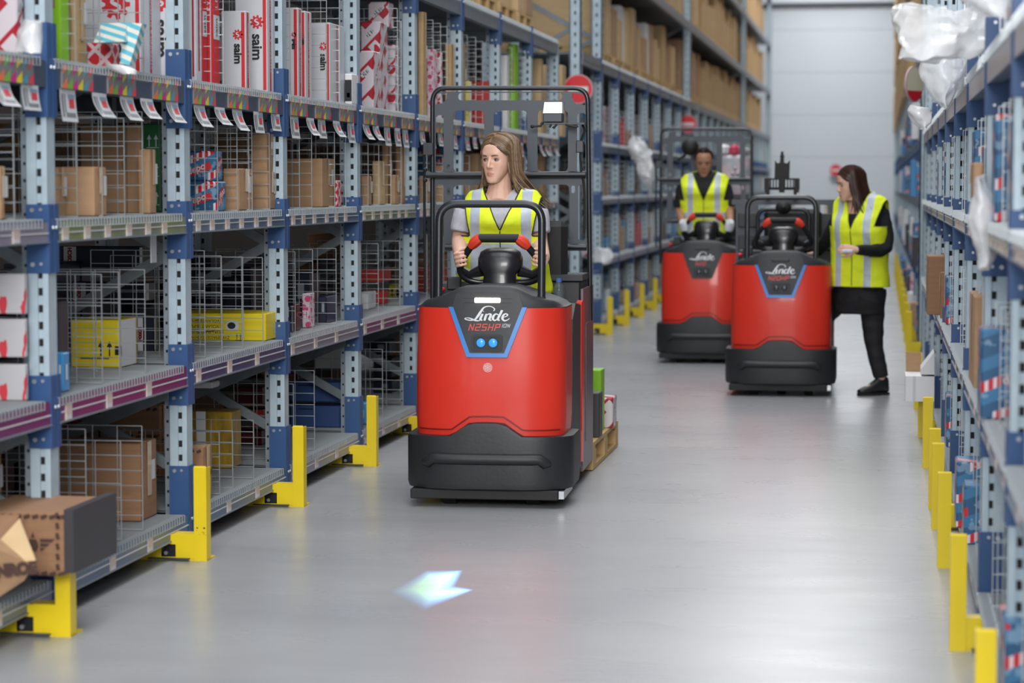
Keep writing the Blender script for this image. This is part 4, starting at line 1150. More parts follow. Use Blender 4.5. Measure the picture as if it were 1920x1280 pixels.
sign(1567, 319, 62.7, .16, 'faint small red sign on the white back wall', back=.25)
# pale structure near the back wall
t = thing('conveyor_table', 'pale grey worktable far away by the back wall', 'table', at_y(1515, 425, 58))
b = MB(); b.box(-.5, .55, 0, .8, .82, .92); b.build('table_top', mat('pale_top', rgb(200, 200, 196), .6), t)
for x in (-.42, .46): MB().box(x-.04, x+.04, .05, .75, -.2, .82).build('leg', kraft_y, t)
t.location.z = .2
# ------------------------------------------------------------------ tow trucks
red_paint = mat('red_gloss_paint', rgb(212, 52, 38), .36, 0, .04, 3, coat=.22, spec=.3)
blk_plastic = mat('black_textured_plastic', rgb(36, 37, 40), .48, 0, .1, 60, bump=.06)
cap_plastic = mat('dark_grey_plastic', rgb(44, 46, 50), .5, 0, .08, 60, bump=.05)
tube_m = mat('charcoal_tube', rgb(40, 43, 48), .32, .25, coat=.2)
plate_m = mat('charcoal_plate', rgb(62, 67, 74), .42, .3)
trim_blue = mat('blue_trim', rgb(58, 128, 200), .4)
hub_m = mat('satin_black_hub', rgb(34, 34, 38), .3, 0, coat=.2)
grip_red = mat('red_grip', rgb(222, 66, 44), .5)
rubber = mat('black_rubber', rgb(24, 24, 26), .65)
white_letter = mat('silver_lettering', rgb(214, 216, 220), .4)
red_letter = mat('red_lettering', rgb(222, 62, 50), .4)
lamp_on = mat('lit_lamp_bar', rgb(255, 240, 214), .4, emit=((1, .86, .66), 7.0))
lens_on = mat('lit_blue_lens', rgb(40, 110, 190), .1, emit=(rgb(60, 150, 225), .75))
lens_off = mat('dark_lens', rgb(60, 64, 70), .12)
wood_m = mat('pallet_wood', rgb(204, 170, 118), .8, 0, .2, 7, (1, 6, 1), bump=.05)
steel_pale = mat('brushed_steel', rgb(170, 172, 176), .3, .8)
pinkish = mat('scuffed_plate', rgb(104, 90, 98), .35, .4)
HW, YB, DB = .356, .46, .17
def outline(w, yb, D, y0=0.0, n=3.0, k=28):
    pts = []
    for i in range(k+1):
        a = -math.pi/2+math.pi*i/k; x = w*math.sin(a); x = w*(abs(math.sin(a))**.8)*(1 if a >= 0 else -1)
        t = min(1, abs(x)/w); y = y0+D*(1-(max(0, 1-t**n))**(1/2.2)); pts.append((x, y))
    return [(-w, yb)]+pts+[(w, yb)]
def w_at(z):
    return HW*(1-.02*max(0, (z-.7)/.25)-.012*max(0, (.4-z)/.1))
def front_y(x, z, w=None):
    w = w or w_at(z); t = min(.999, abs(x)/w); return .012+.03*max(0, (z-.6)/.35)+DB*(1-(1-t**3.0)**(1/2.2))
def zcap(x):
    x = abs(x)
    for a, za, b_, zb in ((0, 1.035, .125, 1.03), (.125, 1.03, .215, .985), (.215, .985, .30, .965), (.30, .965, .37, .925)):
        if x <= b_: return za+(zb-za)*(x-a)/(b_-a)
    return .92
def zbump(x):
    x = abs(x)
    for a, za, b_, zb in ((0, .402, .080, .400), (.080, .400, .168, .338), (.168, .338, .5, .335)):
        if x <= b_: return za+(zb-za)*(x-a)/(b_-a)
    return .33
def linde_data():
    parts = [ribbon([(.62, .30, .03), (.66, .42, .05), (.56, .54, .045), (.40, .58, .05), (.22, .50, .07), (.10, .28, .10), (-.02, .02, .11), (-.14, -.18, .08), (-.32, -.24, .06), (-.52, -.19, .055), (-.56, -.13, .04), (-.44, -.10, .045), (-.30, -.15, .07), (-.14, -.24, .085), (0, -.26, .06), (.06, -.22, .03)]),
             ribbon([(.17, .14, .09), (.12, -.02, .1), (.08, -.18, .1), (.16, -.24, .06)]), ribbon([(.19, .28, .02), (.20, .29, .1), (.21, .30, .02)]),
             ribbon([(.34, .14, .09), (.29, -.04, .1), (.25, -.25, .09)]), ribbon([(.30, -.02, .04), (.40, .12, .06), (.50, .12, .09), (.49, -.02, .1), (.45, -.18, .1), (.54, -.24, .06)]),
             ribbon([(.82, .08, .05), (.72, .14, .07), (.62, .02, .1), (.60, -.16, .1), (.68, -.24, .07), (.78, -.14, .05)]), ribbon([(.97, .36, .10), (.90, .14, .1), (.80, -.16, .1), (.88, -.24, .06)]),
             ribbon([(1.0, -.06, .04), (1.14, .0, .05), (1.20, .09, .06), (1.12, .15, .07), (1.02, .06, .09), (.99, -.14, .1), (1.08, -.25, .08), (1.22, -.18, .04), (1.27, -.1, .03)])]
    v = []; f = []
    for a, b_ in parts: o = len(v); v += [(x-.36, y-.1) for x, y in a]; f += [tuple(i+o for i in q) for q in b_]
    return v, f
LINDE = linde_data()
# blocky model lettering drawn from bars on a 4 x 6 grid
GL = {'N': [(0, 0, 0, 6), (0, 6, 4, 0), (4, 0, 4, 6)], '2': [(0, 6, 4, 6), (4, 6, 4, 3), (4, 3, 0, 3), (0, 3, 0, 0), (0, 0, 4, 0)], '5': [(4, 6, 0, 6), (0, 6, 0, 3), (0, 3, 4, 3), (4, 3, 4, 0), (4, 0, 0, 0)],
      '0': [(0, 0, 4, 0), (4, 0, 4, 6), (4, 6, 0, 6), (0, 6, 0, 0)], 'H': [(0, 0, 0, 6), (4, 0, 4, 6), (0, 3, 4, 3)], 'P': [(0, 0, 0, 6), (0, 6, 4, 6), (4, 6, 4, 3), (4, 3, 0, 3)],
      'I': [(0, 0, 0, 6)], 'O': [(0, 0, 4, 0), (4, 0, 4, 6), (4, 6, 0, 6), (0, 6, 0, 0)]}
def model_data(s, h, wst=1.0):
    u = h/6; v = []; f = []; x0 = 0
    for ch in s:
        for a in GL[ch]:
            p = Vector((a[0], a[1])); q = Vector((a[2], a[3])); d = (q-p).normalized(); nn = Vector((-d.y, d.x))*.5*wst; e = d*.5*wst; o = len(v)
            for t in (p-e-nn, q+e-nn, q+e+nn, p-e+nn): v.append(((x0+t.x)*u+t.y*u*.28, t.y*u-h/2))
            f.append((o, o+1, o+2, o+3))
        x0 += (1 if ch == 'I' else 5.0)+1.5
    m = (x0-1.5)*u/2; return [(a-m, b_) for a, b_ in v], f
def truck(name_label, loc, rotz, blue=True, model='N25HP', ion=True, lit=True, hoop=True, frame='mast', group='red tow trucks'):
    t = thing('tow_truck', name_label, 'tow truck', loc, rotz)
    # red front housing
    b = MB(); rings = []
    for z in [.30, .36, .42, .5, .6, .7, .8, .88, .915, .93]:
        w = w_at(z); o = outline(w, YB, DB, .012+.03*max(0, (z-.6)/.35)); rings.append([(x, y, z) for x, y in o])
    b.loft(rings); hs = b.build('front_housing', red_paint, t, smooth=True, angle=35)
    b = MB()
    def arch(off, dz, nn=40): return [(x, front_y(x, .36)-off, zbump(x)+dz) for x in [(-1+2*i/nn)*HW*.93 for i in range(nn+1)]]
    b.tube(arch(.001, .026), .0035, 6); b.build('housing_crease', mat('dark_red_crease', rgb(120, 22, 16), .4), hs, smooth=True)
    # cap
    b = MB(); rings = []; w = w_at(.93)
    base = outline(w, YB, DB, .042)
    for sc_, zz in ((1.0, .925), (1.004, .932)): rings.append([(x*sc_, y if y > .4 else (y-.3)*sc_+.3, zz) for x, y in base])
    for sc_, dz in ((.995, .02), (.97, .006), (.93, 0), (.8, 0), (.5, 0), (.2, 0)):
        rings.append([(x*sc_, (y-YB)*sc_**.5+YB if abs(y-YB) > 1e-6 else YB, max(.934, zcap(x*sc_)-dz)) for x, y in base])
    b.loft(rings); cp = b.build('cap_cover', cap_plastic, t, smooth=True, angle=35)
    # V panel on the front (a real raised shield following the housing)
    def vhalf(z): return .172-(.935-z)*(.09/.235) if z <= .935 else .172-(z-.935)*.35
    def shield(z0, z1, f0, f1, off, nm, m, rows=14, cols=16):
        b = MB(); v = []; F_ = []
        for i in range(rows+1):
            z = z0+(z1-z0)*i/rows
            for j in range(cols+1):
                x = f0(z)+(f1(z)-f0(z))*j/cols; v.append((x, front_y(x, z)-off, z))
        for i in range(rows):
            for j in range(cols): a = i*(cols+1)+j; F_.append((a, a+1, a+cols+2, a+cols+1))
        # edge skirt
        n0 = len(v); v += [(x, y+off+.006, z) for x, y, z in v]
        rim = [j for j in range(cols)]+[i*(cols+1)+cols for i in range(rows)]+[rows*(cols+1)+j for j in range(cols, 0, -1)]+[i*(cols+1) for i in range(rows, 0, -1)]
        for a, c in zip(rim, rim[1:]+rim[:1]): F_.append((a, a+n0, c+n0, c))
        b.add(v, F_); return b.build(nm, m, t, smooth=True, angle=50, fixn=True)
    vp = shield(.718, 1.0, lambda z: -vhalf(z)+.004, lambda z: vhalf(z)-.004, .008, 'shield_panel', cap_plastic)
    if blue:
        shield(.703, .722, lambda z: -vhalf(z)-.012, lambda z: vhalf(z)+.012, .0105, 'blue_trim_strip', trim_blue, 2, 16)
        shield(.72, .935, lambda z: -vhalf(z)-.012, lambda z: -vhalf(z)+.010, .0105, 'blue_trim_strip', trim_blue, 12, 2)
        shield(.72, .935, lambda z: vhalf(z)-.010, lambda z: vhalf(z)+.012, .0105, 'blue_trim_strip', trim_blue, 12, 2)
    def wrap(off): return lambda p: (p[0], front_y(p[0], p[2])-off, p[2])
    b = MB(); decal(b, LINDE, (0.0, 0, .901), (1.42, 0, 0), (0, 0, 1), 0, 0, .080, wrap(.0105)); b.build('logo_lettering', white_letter, vp, fixn=False)
    b = MB(); decal(b, model_data(model, .028, .9), (-.014, 0, .842), (1, 0, 0), (0, 0, 1), 0, 0, 1, wrap(.0105)); b.build('model_lettering', red_letter, vp, fixn=False)
    if ion: b = MB(); decal(b, model_data('ION', .015, .8), (.088, 0, .850), (1, 0, 0), (0, 0, 1), 0, 0, 1, wrap(.0105)); b.build('small_lettering', white_letter, vp, fixn=False)
    y0 = front_y(0, .77)
    b = MB(); o_ = rrect(-.073, .073, .732, .808, .012); i_ = rrect(-.060, .060, .742, .798, .010); k = len(o_)
    b.loft([[(x, y0-.0095, z) for x, z in o_], [(x, y0-.016, z) for x, z in o_], [(x, y0-.016, z) for x, z in i_], [(x, y0-.004, z) for x, z in i_]], caps=False)
    b.add([(x, y0-.0105, z) for x, z in i_], [tuple(range(k))]); ho = b.build('lamp_housing', blk_plastic, t, smooth=True, angle=30)
    for sx in (-.0285, .0285):
        b = MB(); b.ball((sx-.0, y0-.012, .770), (.0205, .008, .0205), 16, 8); b.build('lamp_lens', lens_on if lit else lens_off, ho, smooth=True)
        b = MB(); ring = [(sx+.023*math.cos(a*math.pi/10), y0-.0125, .770+.023*math.sin(a*math.pi/10)) for a in range(20)]; b.tube(ring, .002, 5, closed=True); b.build('lens_ring', tube_m, ho)
    z1 = .967; y1 = front_y(0, z1)
    b = MB(); b.cbox(-.060, .060, y1-.016, y1, z1-.011, z1+.011, .003); b.build('lamp_bar', lamp_on if lit else blk_plastic, t)
    b = MB()
    for zz in (z1+.009, z1-.011):
        for sg in (-1, 1): b.tube([(sg*.062, front_y(.062, zz)-.009, zz), (sg*.115, front_y(.115, zz)-.009, zz)], .0012, 4)
    b.build('panel_groove', tube_m, vp)
    # snowflake sticker
    if blue and lit:
        yc = front_y(0, .655)-.0015; b = MB()
        b.add([(.022*math.cos(a*math.pi/12)+.004, yc, .655+.022*math.sin(a*math.pi/12)) for a in range(24)], [tuple(range(24))]); st = b.build('round_sticker', mat('pink_sticker', rgb(232, 130, 128), .4), t, fixn=False)
        b = MB(); b.tube([(.004+.0205*math.cos(a*math.pi/12), yc-.001, .655+.0205*math.sin(a*math.pi/12)) for a in range(24)], .0009, 4, closed=True)
        for a in range(6):
            c_, s_ = math.cos(a*math.pi/3+math.pi/2), math.sin(a*math.pi/3+math.pi/2); P0 = Vector((.004, yc-.001, .655)); D_ = Vector((c_, 0, s_))
            b.tube([P0, P0+D_*.015], .001, 4)
            for g in (.6, -.6): b.tube([P0+D_*.009, P0+D_*.009+Vector((math.cos(a*math.pi/3+math.pi/2+g), 0, math.sin(a*math.pi/3+math.pi/2+g)))*.005], .0009, 4)
        b.build('snowflake', white_letter, st)
    # bumper
    b = MB(); rows = []; wb = .395
    ob = outline(wb, .40, .19, -.03, 3.4, 36)
    for i, (sc_, fz) in enumerate(((.93, 0), (.985, .03), (1.0, .12), (1.0, .5), (1.0, .93), (.992, .99), (.93, 1.0), (.86, 1.0))):
        row = []
        for x, y in ob:
            zt = zbump(x*sc_); z = .082+(zt-.082)*fz; row.append((x*sc_, (y-.3)*(sc_ if y < .3 else 1)+.3, z))
        rows.append(row)
    b.loft(rows); bp = b.build('bumper', blk_plastic, t, smooth=True, angle=50)
    def bfy(x): tt = min(.999, abs(x)/wb); return -.03+.19*(1-(1-tt**3.4)**(1/2.2))
    b = MB(); P = [(x, bfy(x)-.004, .232-(.0 if abs(x) < .27 else .02)) for x in [(-.30+.6*i/24) for i in range(25)]]
    b.tube(P, [.012]+[.026]*23+[.012], 10, flat=1.0); b.build('bumper_bar', blk_plastic, bp, smooth=True, angle=60)
    b = MB(); b.cbox(-.36, .335, .0, .5, .040, .086, .004); b.build('chassis_skirt', rubber, t)
    b = MB(); b.box(.336, .36, .02, .4, .045, .082); b.build('steel_corner', steel_pale, t)
    for x, y, r in ((-.19, .14, .05), (.2, .16, .05), (0, .36, .1)):
        b = MB(); b.cyl((x-.03, y, r), (x+.03, y, r), r, 20); b.build('wheel', rubber, t, smooth=True)
    b = MB(); b.box(-.34, .34, .1, .62, .055, .3); b.build('chassis', rubber, t)
    # sides and platform behind the housing
    for sg in (-1, 1):
        b = MB(); sec = [(.40, .10), (.42, .86), (.55, .93), (.80, .91), (.78, .60), (.80, .30), (.84, .10)]
        b.prism(sec, 'x', sg*.29, sg*.3575); b.build('side_panel', blk_plastic, t)
        b = MB(); sec = [(.80, .13), (.84, .28), (.81, .5), (.80, .92), (.86, .93), (.97, .90), (.95, .5), (.93, .3), (.90, .12)]
        b.prism(sec, 'x', sg*.335, sg*.362); b.build('red_side_strip', red_paint, t)
        b = MB(); b.box(sg*.34, sg*.352, .97, 1.5, .06, .98); b.box(sg*.352, sg*.356, 1.1, 1.4, .2, .8); b.build('side_plate', plate_m if sg < 0 else pinkish, t)
    b = MB(); b.box(-.34, .34, .44, .8, .06, .7); b.box(-.34, .34, .60, 1.5, .06, .19); b.build('platform', rubber, t)
    b = MB(); b.cbox(.12, .335, 1.02, 1.30, .19, 1.02, .01); b.box(.10, .345, 1.0, 1.32, 1.02, 1.05); b.build('storage_bin', cap_plastic, t)
    b = MB(); b.cbox(-.345, -.16, .80, .98, .80, 1.02, .01); b.cbox(-.31, -.24, .78, .82, .98, 1.045, .006); b.box(-.2, -.13, .9, .96, .98, 1.05); ct = b.build('side_console', cap_plastic, t)
    b = MB(); b.ball((-.33, .72, .985), (.022, .022, .014), 14, 8); b.build('emergency_button', red_ink, ct, smooth=True)
    # backrest
    b = MB(); b.cbox(-.17, .26, 1.05, 1.13, .75, 1.32, .03); b.build('backrest', rubber, t)
    # steering column and wheel
    b = MB(); rings = []
    for z, rx, ry, yc in ((1.0, .085, .07, .46), (1.03, .082, .068, .46), (1.07, .078, .065, .465), (1.085, .09, .07, .47), (1.11, .108, .08, .48), (1.15, .108, .08, .485), (1.18, .096, .07, .49), (1.195, .07, .05, .49), (1.2, .03, .02, .49)):
        rings.append([(rx*math.copysign(abs(math.cos(a))**.8, math.cos(a)), yc+ry*math.copysign(abs(math.sin(a))**.8, math.sin(a)), z) for a in [2*math.pi*i/28 for i in range(28)]])
    b.loft(rings); hb = b.build('steering_hub', hub_m, t, smooth=True, angle=45)
    W = [(-.085, 1.243), (-.11, 1.235), (-.15, 1.19), (-.19, 1.13), (-.198, 1.08), (-.165, 1.045), (-.10, 1.03), (0, 1.035)]
    W = W+[(-x, z) for x, z in W[-2::-1]]
    WP = smoothpath([(x, .42+(1.25-z)*.5, z) for x, z in W], 4, True)
    b = MB(); b.tube(WP, .0175, 10, closed=True); wh = b.build('steering_wheel', hub_m, t, smooth=True, angle=60)
    b = MB(); b.tube([(-.095, .42, 1.246), (.095, .42, 1.246)], .021, 12); b.build('rim_top', rubber, wh, smooth=True, angle=40)
    for sg in (-1, 1):
        b = MB(); b.tube([(sg*.090, .42, 1.246), (sg*.102, .423, 1.238), (sg*.124, .433, 1.220), (sg*.140, .441, 1.203)], [.022, .027, .027, .019], 8); b.build('thumb_grip', grip_red, wh, smooth=True, angle=30)
        b = MB(); b.tube([(sg*.09, .48, 1.09), (sg*.15, .5, 1.07), (sg*.185, .51, 1.09)], [.03, .02, .017], 8); b.build('wheel_spoke', hub_m, wh, smooth=True)
    if hoop:
        b = MB(); P = rounded([(-.243, .115, .95), (-.243, .14, 1.413), (.243, .14, 1.413), (.243, .115, .95)], .09, 8); b.tube(P, .0185, 14); hp = b.build('guard_hoop', tube_m, t, smooth=True)
        for sg in (-1, 1): b = MB(); b.tube([(sg*.243, .113, .93), (sg*.243, .115, .965), (sg*.243, .116, .98)], [.032, .028, .019], 12); b.build('hoop_foot', rubber, hp, smooth=True)
    return t
def at_local(t_loc, rotz, px_, py_, yl):
    """local point on the truck plane y=yl seen at a pixel"""
    M_ = Matrix.Translation(t_loc) @ Matrix.Rotation(rotz, 4, 'Z'); Mi = M_.inverted()
    o = Mi @ Vector((0, 0, H)); d = (Mi.to_3x3() @ ray(px_, py_)); k = (yl-o.y)/d.y; return o+d*k
T1 = Vector((at_y(912, 640, 10.7).x, 10.7, 0)); A1 = math.radians(1.4)
def mast_frame(t, loc, rot, yl=1.35, src=None, extras=True):
    """operator backrest frame: tube hoop, cut-out plate, cross tubes. measured on the first truck"""
    L_ = lambda x, y, dy=0: at_local(T1, A1, x, y, yl+dy)
    fr = MB(); c = [L_(811, 600), L_(811, 165), L_(1102, 165), L_(1107, 600)]
    fr.tube(rounded(c, .075, 7), .0125, 10); f = fr.build('backrest_frame', tube_m, t, smooth=True)
    def rr(x0, x1, y0, y1, r=9): return rrect(x0, x1, y0, y1, min(r, (x1-x0)*.45, (y1-y0)*.45))
    outer = [(813, 172), (1100, 172), (1100, 470), (813, 470)]
    holes = [[(816, 176), (838, 174), (838, 184), (832, 193), (816, 196)], [(1097, 178), (1073, 174), (1073, 184), (1080, 195), (1097, 197)],
             rr(859, 1054, 174, 188), rr(817, 832, 216, 322, 5), rr(850, 908, 207, 322), rr(926, 989, 207, 322), rr(1008, 1065, 206, 322), rr(1082, 1098, 212, 322, 5),
             rr(817, 832, 346, 384, 5), rr(850, 908, 347, 452), rr(926, 989, 347, 452), rr(1008, 1068, 346, 451), rr(1084, 1098, 346, 451, 5), rr(817, 832, 390, 452, 5),
             rr(838, 844, 308, 318, 2), rr(1071, 1078, 348, 362, 3), rr(838, 845, 352, 366, 3)]
    o0 = L_(0, 0); ux = L_(1000, 300)-L_(900, 300); 
    def to3(co):
        p = L_(co.x, co.y); return (p.x, p.y+co.z, p.z)
    # work in pixel units for the outline, then flatten to metres
    mb = plate(outer, holes, .008, lambda co: to3(co)); mb.build('backrest_plate', plate_m, f, smooth=False)
    b = MB(); b.tube([L_(799, 328, -.04), L_(1098, 327, -.04)], .0165, 12); b.build('cross_tube', tube_m, f, smooth=True)
    b = MB(); b.tube([L_(835, 463, -.03), L_(1100, 463, -.03)], .0165, 12); b.build('cross_tube', tube_m, f, smooth=True)
    b = MB(); a_, c_ = L_(1028, 527, -.02), L_(1098, 538, -.02); b.box(a_.x, c_.x, a_.y-.01, a_.y+.02, c_.z, a_.z); b.build('cross_bar', plate_m, f)
    b = MB(); b.tube([L_(795, 270, -.02), L_(797, 548, -.02)], .007, 8); p = L_(795, 268, -.03); q = L_(812, 290, -.03); b.box(p.x, q.x, p.y-.02, p.y+.02, q.z, p.z)
    for yy in (318, 338): p = L_(797, yy, -.04); b.ball(p, .012, 8, 6)
    b.build('side_rod', tube_m, f, smooth=True)
    if extras:
        b = MB(); p, q = L_(1018, 212, -.12), L_(1054, 229, -.12); b.cbox(p.x, q.x, p.y, p.y+.1, q.z, p.z, .004, 0); r_, s_ = L_(1018, 191, -.12), L_(1053, 212, -.12)
        wl = b.build('work_light_box', plate_m, f)  # grey base of the work light
        b = MB(); b.loft([[(r_.x, r_.y, s_.z), (q.x, r_.y, s_.z), (q.x, r_.y+.1, s_.z), (r_.x, r_.y+.1, s_.z)], [(r_.x+.004, r_.y+.03, r_.z), (q.x-.004, r_.y+.03, r_.z), (q.x-.004, r_.y+.1, r_.z), (r_.x+.004, r_.y+.1, r_.z)]]); b.build('lit_box_top', mat('reflection_white', rgb(240, 242, 244), .25), wl)  # reflection on the lit top, put into a near-white colour
        b = MB(); p, q = L_(1012, 229, -.12), L_(1096, 232, -.12); b.box(p.x, q.x, p.y, p.y+.1, q.z-.003, q.z+.006); b.build('bracket_shelf', tube_m, f)
        b = MB()
        for path in ([(1018, 229), (1014, 236), (998, 237)], [(1034, 233), (1030, 239)], [(1044, 233), (1038, 240), (1036, 238)], [(1060, 233), (1080, 238), (1084, 236)]): b.tube([L_(x, y, -.13) for x, y in path], .006, 6)
        b.ball(L_(998, 237, -.13), .010, 8, 5); b.build('hook', rubber, f, smooth=True)
        b = MB(); b.tube(smoothpath([L_(x, y, -.03) for x, y in ((1092, 234), (1096, 245), (1090, 262), (1088, 290), (1090, 320), (1095, 350), (1096, 400), (1096, 430))], 4), .006, 8); b.build('cable', rubber, f, smooth=True)
        b = MB(); p, q = L_(1080, 263, -.04), L_(1094, 286, -.04); b.cbox(p.x, q.x, p.y, p.y+.04, q.z, p.z, .004); b.build('junction_box', plate_m, f)
    return f
truck1 = truck('nearest red tow truck with lit lamps and tall backrest frame, driven by the fair-haired woman', T1, A1)
mast_frame(truck1, T1, A1)
T2 = Vector((-1.475, 19.72, 0)); truck2 = truck('red tow truck without blue trim, carrying the driver with white gloves, far left', T2, 0.0, blue=False, model='N20', ion=False, lit=False, hoop=False)
fr2 = mast_frame(truck2, T2, 0.0, extras=False)
T3 = Vector((-.695, 16.72, 0)); truck3 = truck('red tow truck with blue trim and unlit lamps, parked beside the standing woman', T3, 0.0, model='N20HP', lit=False, hoop=True)
# rear of the third truck: low lifting mast, inner guard and pronged head
def rear_mast(t):
    yl = 1.35
    def L3(x, y, dy=0): return at_local(T3, 0, x, y, yl+dy)
    b = MB(); p, q = L3(1372, 374), L3(1568, 384); b.box(p.x, q.x, p.y, p.y+.05, q.z, p.z); ms = b.build('top_rail', plate_m, t)
    for x0, x1 in ((1380, 1398), (1404, 1420), (1528, 1536), (1552, 1564)):
        b = MB(); p, q = L3(x0, 384), L3(x1, 600); b.box(p.x, q.x, p.y, p.y+.04, q.z, p.z); b.build('mast_post', plate_m, ms)
    for x0, x1, y0, y1 in ((1384, 1424, 398, 426), (1384, 1418, 440, 470), (1532, 1560, 400, 440), (1534, 1556, 470, 520)):
        b = MB(); p, q = L3(x0, y0, -.03), L3(x1, y1, -.03); b.cbox(p.x, q.x, p.y, p.y+.03, q.z, p.z, .006); b.build('mast_panel', cap_plastic, ms)
    b = MB(); p, q = L3(1434, 334, -.3), L3(1498, 356, -.3)
    n = 12
    b.box(p.x, q.x, p.y, p.y+.03, p.z-.012, p.z); b.box(p.x, q.x, p.y, p.y+.03, q.z, q.z+.02)
    for i in range(n+1): x = p.x+(q.x-p.x)*i/n; b.box(x-.004, x+.004, p.y, p.y+.03, q.z, p.z)
    for x0, x1 in ((p.x, p.x+.035), (q.x-.035, q.x), ((p.x+q.x)/2-.02, (p.x+q.x)/2+.02)): b.box(x0, x1, p.y-.01, p.y+.035, q.z-.02, p.z)
    hd = b.build('slotted_head', rubber, t)
    for xx in (1440, 1491): b = MB(); a_, c_ = L3(xx, 350, -.3), L3(xx, 378, -.3); b.box(a_.x-.012, a_.x+.012, a_.y, a_.y+.03, c_.z, a_.z); b.build('head_post', rubber, hd)
    pr = [(1452, 334), (1453, 300), (1457, 306), (1462, 305), (1463, 296), (1462, 292), (1464, 290), (1464, 284), (1469, 284), (1469, 290), (1471, 292), (1470, 296), (1470, 305), (1476, 306), (1481, 300), (1480, 334)]
    b = MB(); pts = [L3(x, y, -.28) for x, y in pr]; b.prism([(v.x, v.z) for v in pts][::-1], 'y', pts[0].y, pts[0].y+.03); b.build('forked_bracket', rubber, hd)
    b = MB(); P = rounded([L3(1421, 470, -.5), L3(1421, 392, -.5), L3(1517, 392, -.5), L3(1517, 470, -.5)], .07, 6); b.tube(P, .016, 10); b.build('inner_hoop', tube_m, t, smooth=True)
    b = MB(); c_ = L3(1469, 389, -.52); b.ball(c_, (.06, .05, .05), 14, 8); b.ball(c_+Vector((0, -.045, 0)), (.02, .02, .02), 10, 6); b.build('mast_pulley', rubber, t, smooth=True)
    b = MB(); b.cbox(-.26, .26, 1.02, 1.12, .6, 1.12, .03); b.build('seat_pad', rubber, t)
rear_mast(truck3)
# pallet and its load behind the first truck
WPOS = lambda px_, py_, yl: Matrix.Translation(T1) @ Matrix.Rotation(A1, 4, 'Z') @ at_local(T1, A1, px_, py_, yl)
pt = thing('pallet', 'wooden pallet carried behind the nearest tow truck', 'pallet', (0, 0, 0))
nr = at_y(1117, 888, 12.32); pt.location = (nr.x-.4, 12.2, .004)
for x in (-.35, 0, .35): obj('runner_board', cached('pr', lambda: MB().box(-.05, .05, 0, 1.2, 0, .022).mesh('runner_board', wood_m, fixn=True)), pt, loc=(x, 0, 0))
for y in (.05, .6, 1.15):
    obj('cross_board', cached('pc', lambda: MB().box(-.4, .4, -.05, .05, 0, .022).mesh('cross_board', wood_m, fixn=True)), pt, loc=(0, y, .1))
    for x in (-.35, 0, .35): obj('block', cached('pb', lambda: MB().box(-.05, .05, -.07, .07, 0, .078).mesh('block', wood_m, fixn=True)), pt, loc=(x, y+(.02 if y < .1 else -.02 if y > 1 else 0), .022))
for i in range(5): obj('deck_board', cached('pd', lambda: MB().box(-.05, .05, 0, 1.2, 0, .022).mesh('deck_board', wood_m, fixn=True)), pt, loc=(-.35+i*.175, 0, .122))
zp = pt.location.z+.1445
fk = MB()
for x in (-.2, .2): fk.box(x-.08, x+.08, 1.3, 2.6, .06, .11)
fk.build('fork', plate_m, truck1)
Xr = nr.x
loose('denso', .26, .20, .17, (at_y(1149, 780, 12.95).x-.13, 13.05, zp), 0, 'red and white printed box with white lettering on the carried pallet', 'box', -1)
loose('grey_small', .35, .14, .24, (at_y(1124, 780, 12.45).x-.175, 12.52, zp), 0, 'dark box standing on the carried pallet behind the truck', 'box', -1)
loose('green', .35, .16, .34, (at_y(1127, 780, 12.75).x-.175, 12.83, zp), 0, 'lime green box on the far end of the carried pallet', 'box', -1)
# water bottle
bo = thing('water_bottle', 'clear plastic water bottle with blue cap on the nearest tow truck', 'bottle', WPOS(1048, 571, .975))
glass = mat('clear_bottle', rgb(190, 205, 215), .08, trans=.85, spec=.5, alpha=.75)
b = MB(); rings = []
for z, r in ((0, .028), (.01, .031), (.03, .029), (.04, .031), (.055, .029), (.065, .031), (.08, .030), (.10, .022), (.11, .013), (.125, .012)):
    rings.append([(r*math.cos(a*math.pi/8), r*math.sin(a*math.pi/8), z) for a in range(16)])
b.loft(rings); b.build('bottle_body', glass, bo, smooth=True)
b = MB(); b.cyl((0, 0, .113), (0, 0, .133), .0145, 14); b.build('bottle_cap', mat('cap_blue', rgb(70, 110, 200), .4), bo, smooth=True, angle=40)
# cargo cage with wrapped goods behind the second truck
cg = thing('wrapped_load', 'pale pink wrapped goods behind the far left tow truck', 'load', (0, 0, 0))
wr = mat('wrapped_pale', rgb(206, 176, 182), .25, 0, .35, 9, col2=rgb(150, 160, 170)); Y = 21.9
def seg(x0, x1, y0, y1, m, nm, dy=0):
    p, q = at_y(x0, y0, Y+dy), at_y(x1, y1, Y+dy); b = MB(); b.cbox(p.x, q.x, Y+dy, Y+dy+.4, q.z, p.z, .03); b.build(nm, m, cg)
seg(1345, 1405, 290, 370, wr, 'wrapped_stack'); seg(1348, 1366, 270, 292, white_dull, 'bale'); seg(1368, 1384, 270, 292, mat('pink_bale', rgb(206, 70, 96), .5), 'bale'); seg(1388, 1404, 275, 292, wr, 'bale')
p = at_y(1340, 372, Y-.05); q = at_y(1412, 372, Y-.05); b = MB(); b.box(p.x, q.x, Y-.05, Y+.5, .0, p.z); b.build('load_base', rubber, cg)
b = MB()
for (x, y) in ((1378, 316), (1374, 326), (1383, 326)): c = at_y(x, y, Y-.03); b.ball(c, (.016, .01, .016), 10, 6)
b.build('chrome_stud', steel_pale, cg, smooth=True)
b = MB(); Lr = lambda x, y: at_local(T2, 0, x, y, 1.0); b.ball(Lr(1294, 276), (.075, .07, .075), 14, 9); b.tube([Lr(1294, 276), Lr(1283, 292), Lr(1270, 300)], .012, 8); b.build('round_lamp', rubber, truck2, smooth=True)
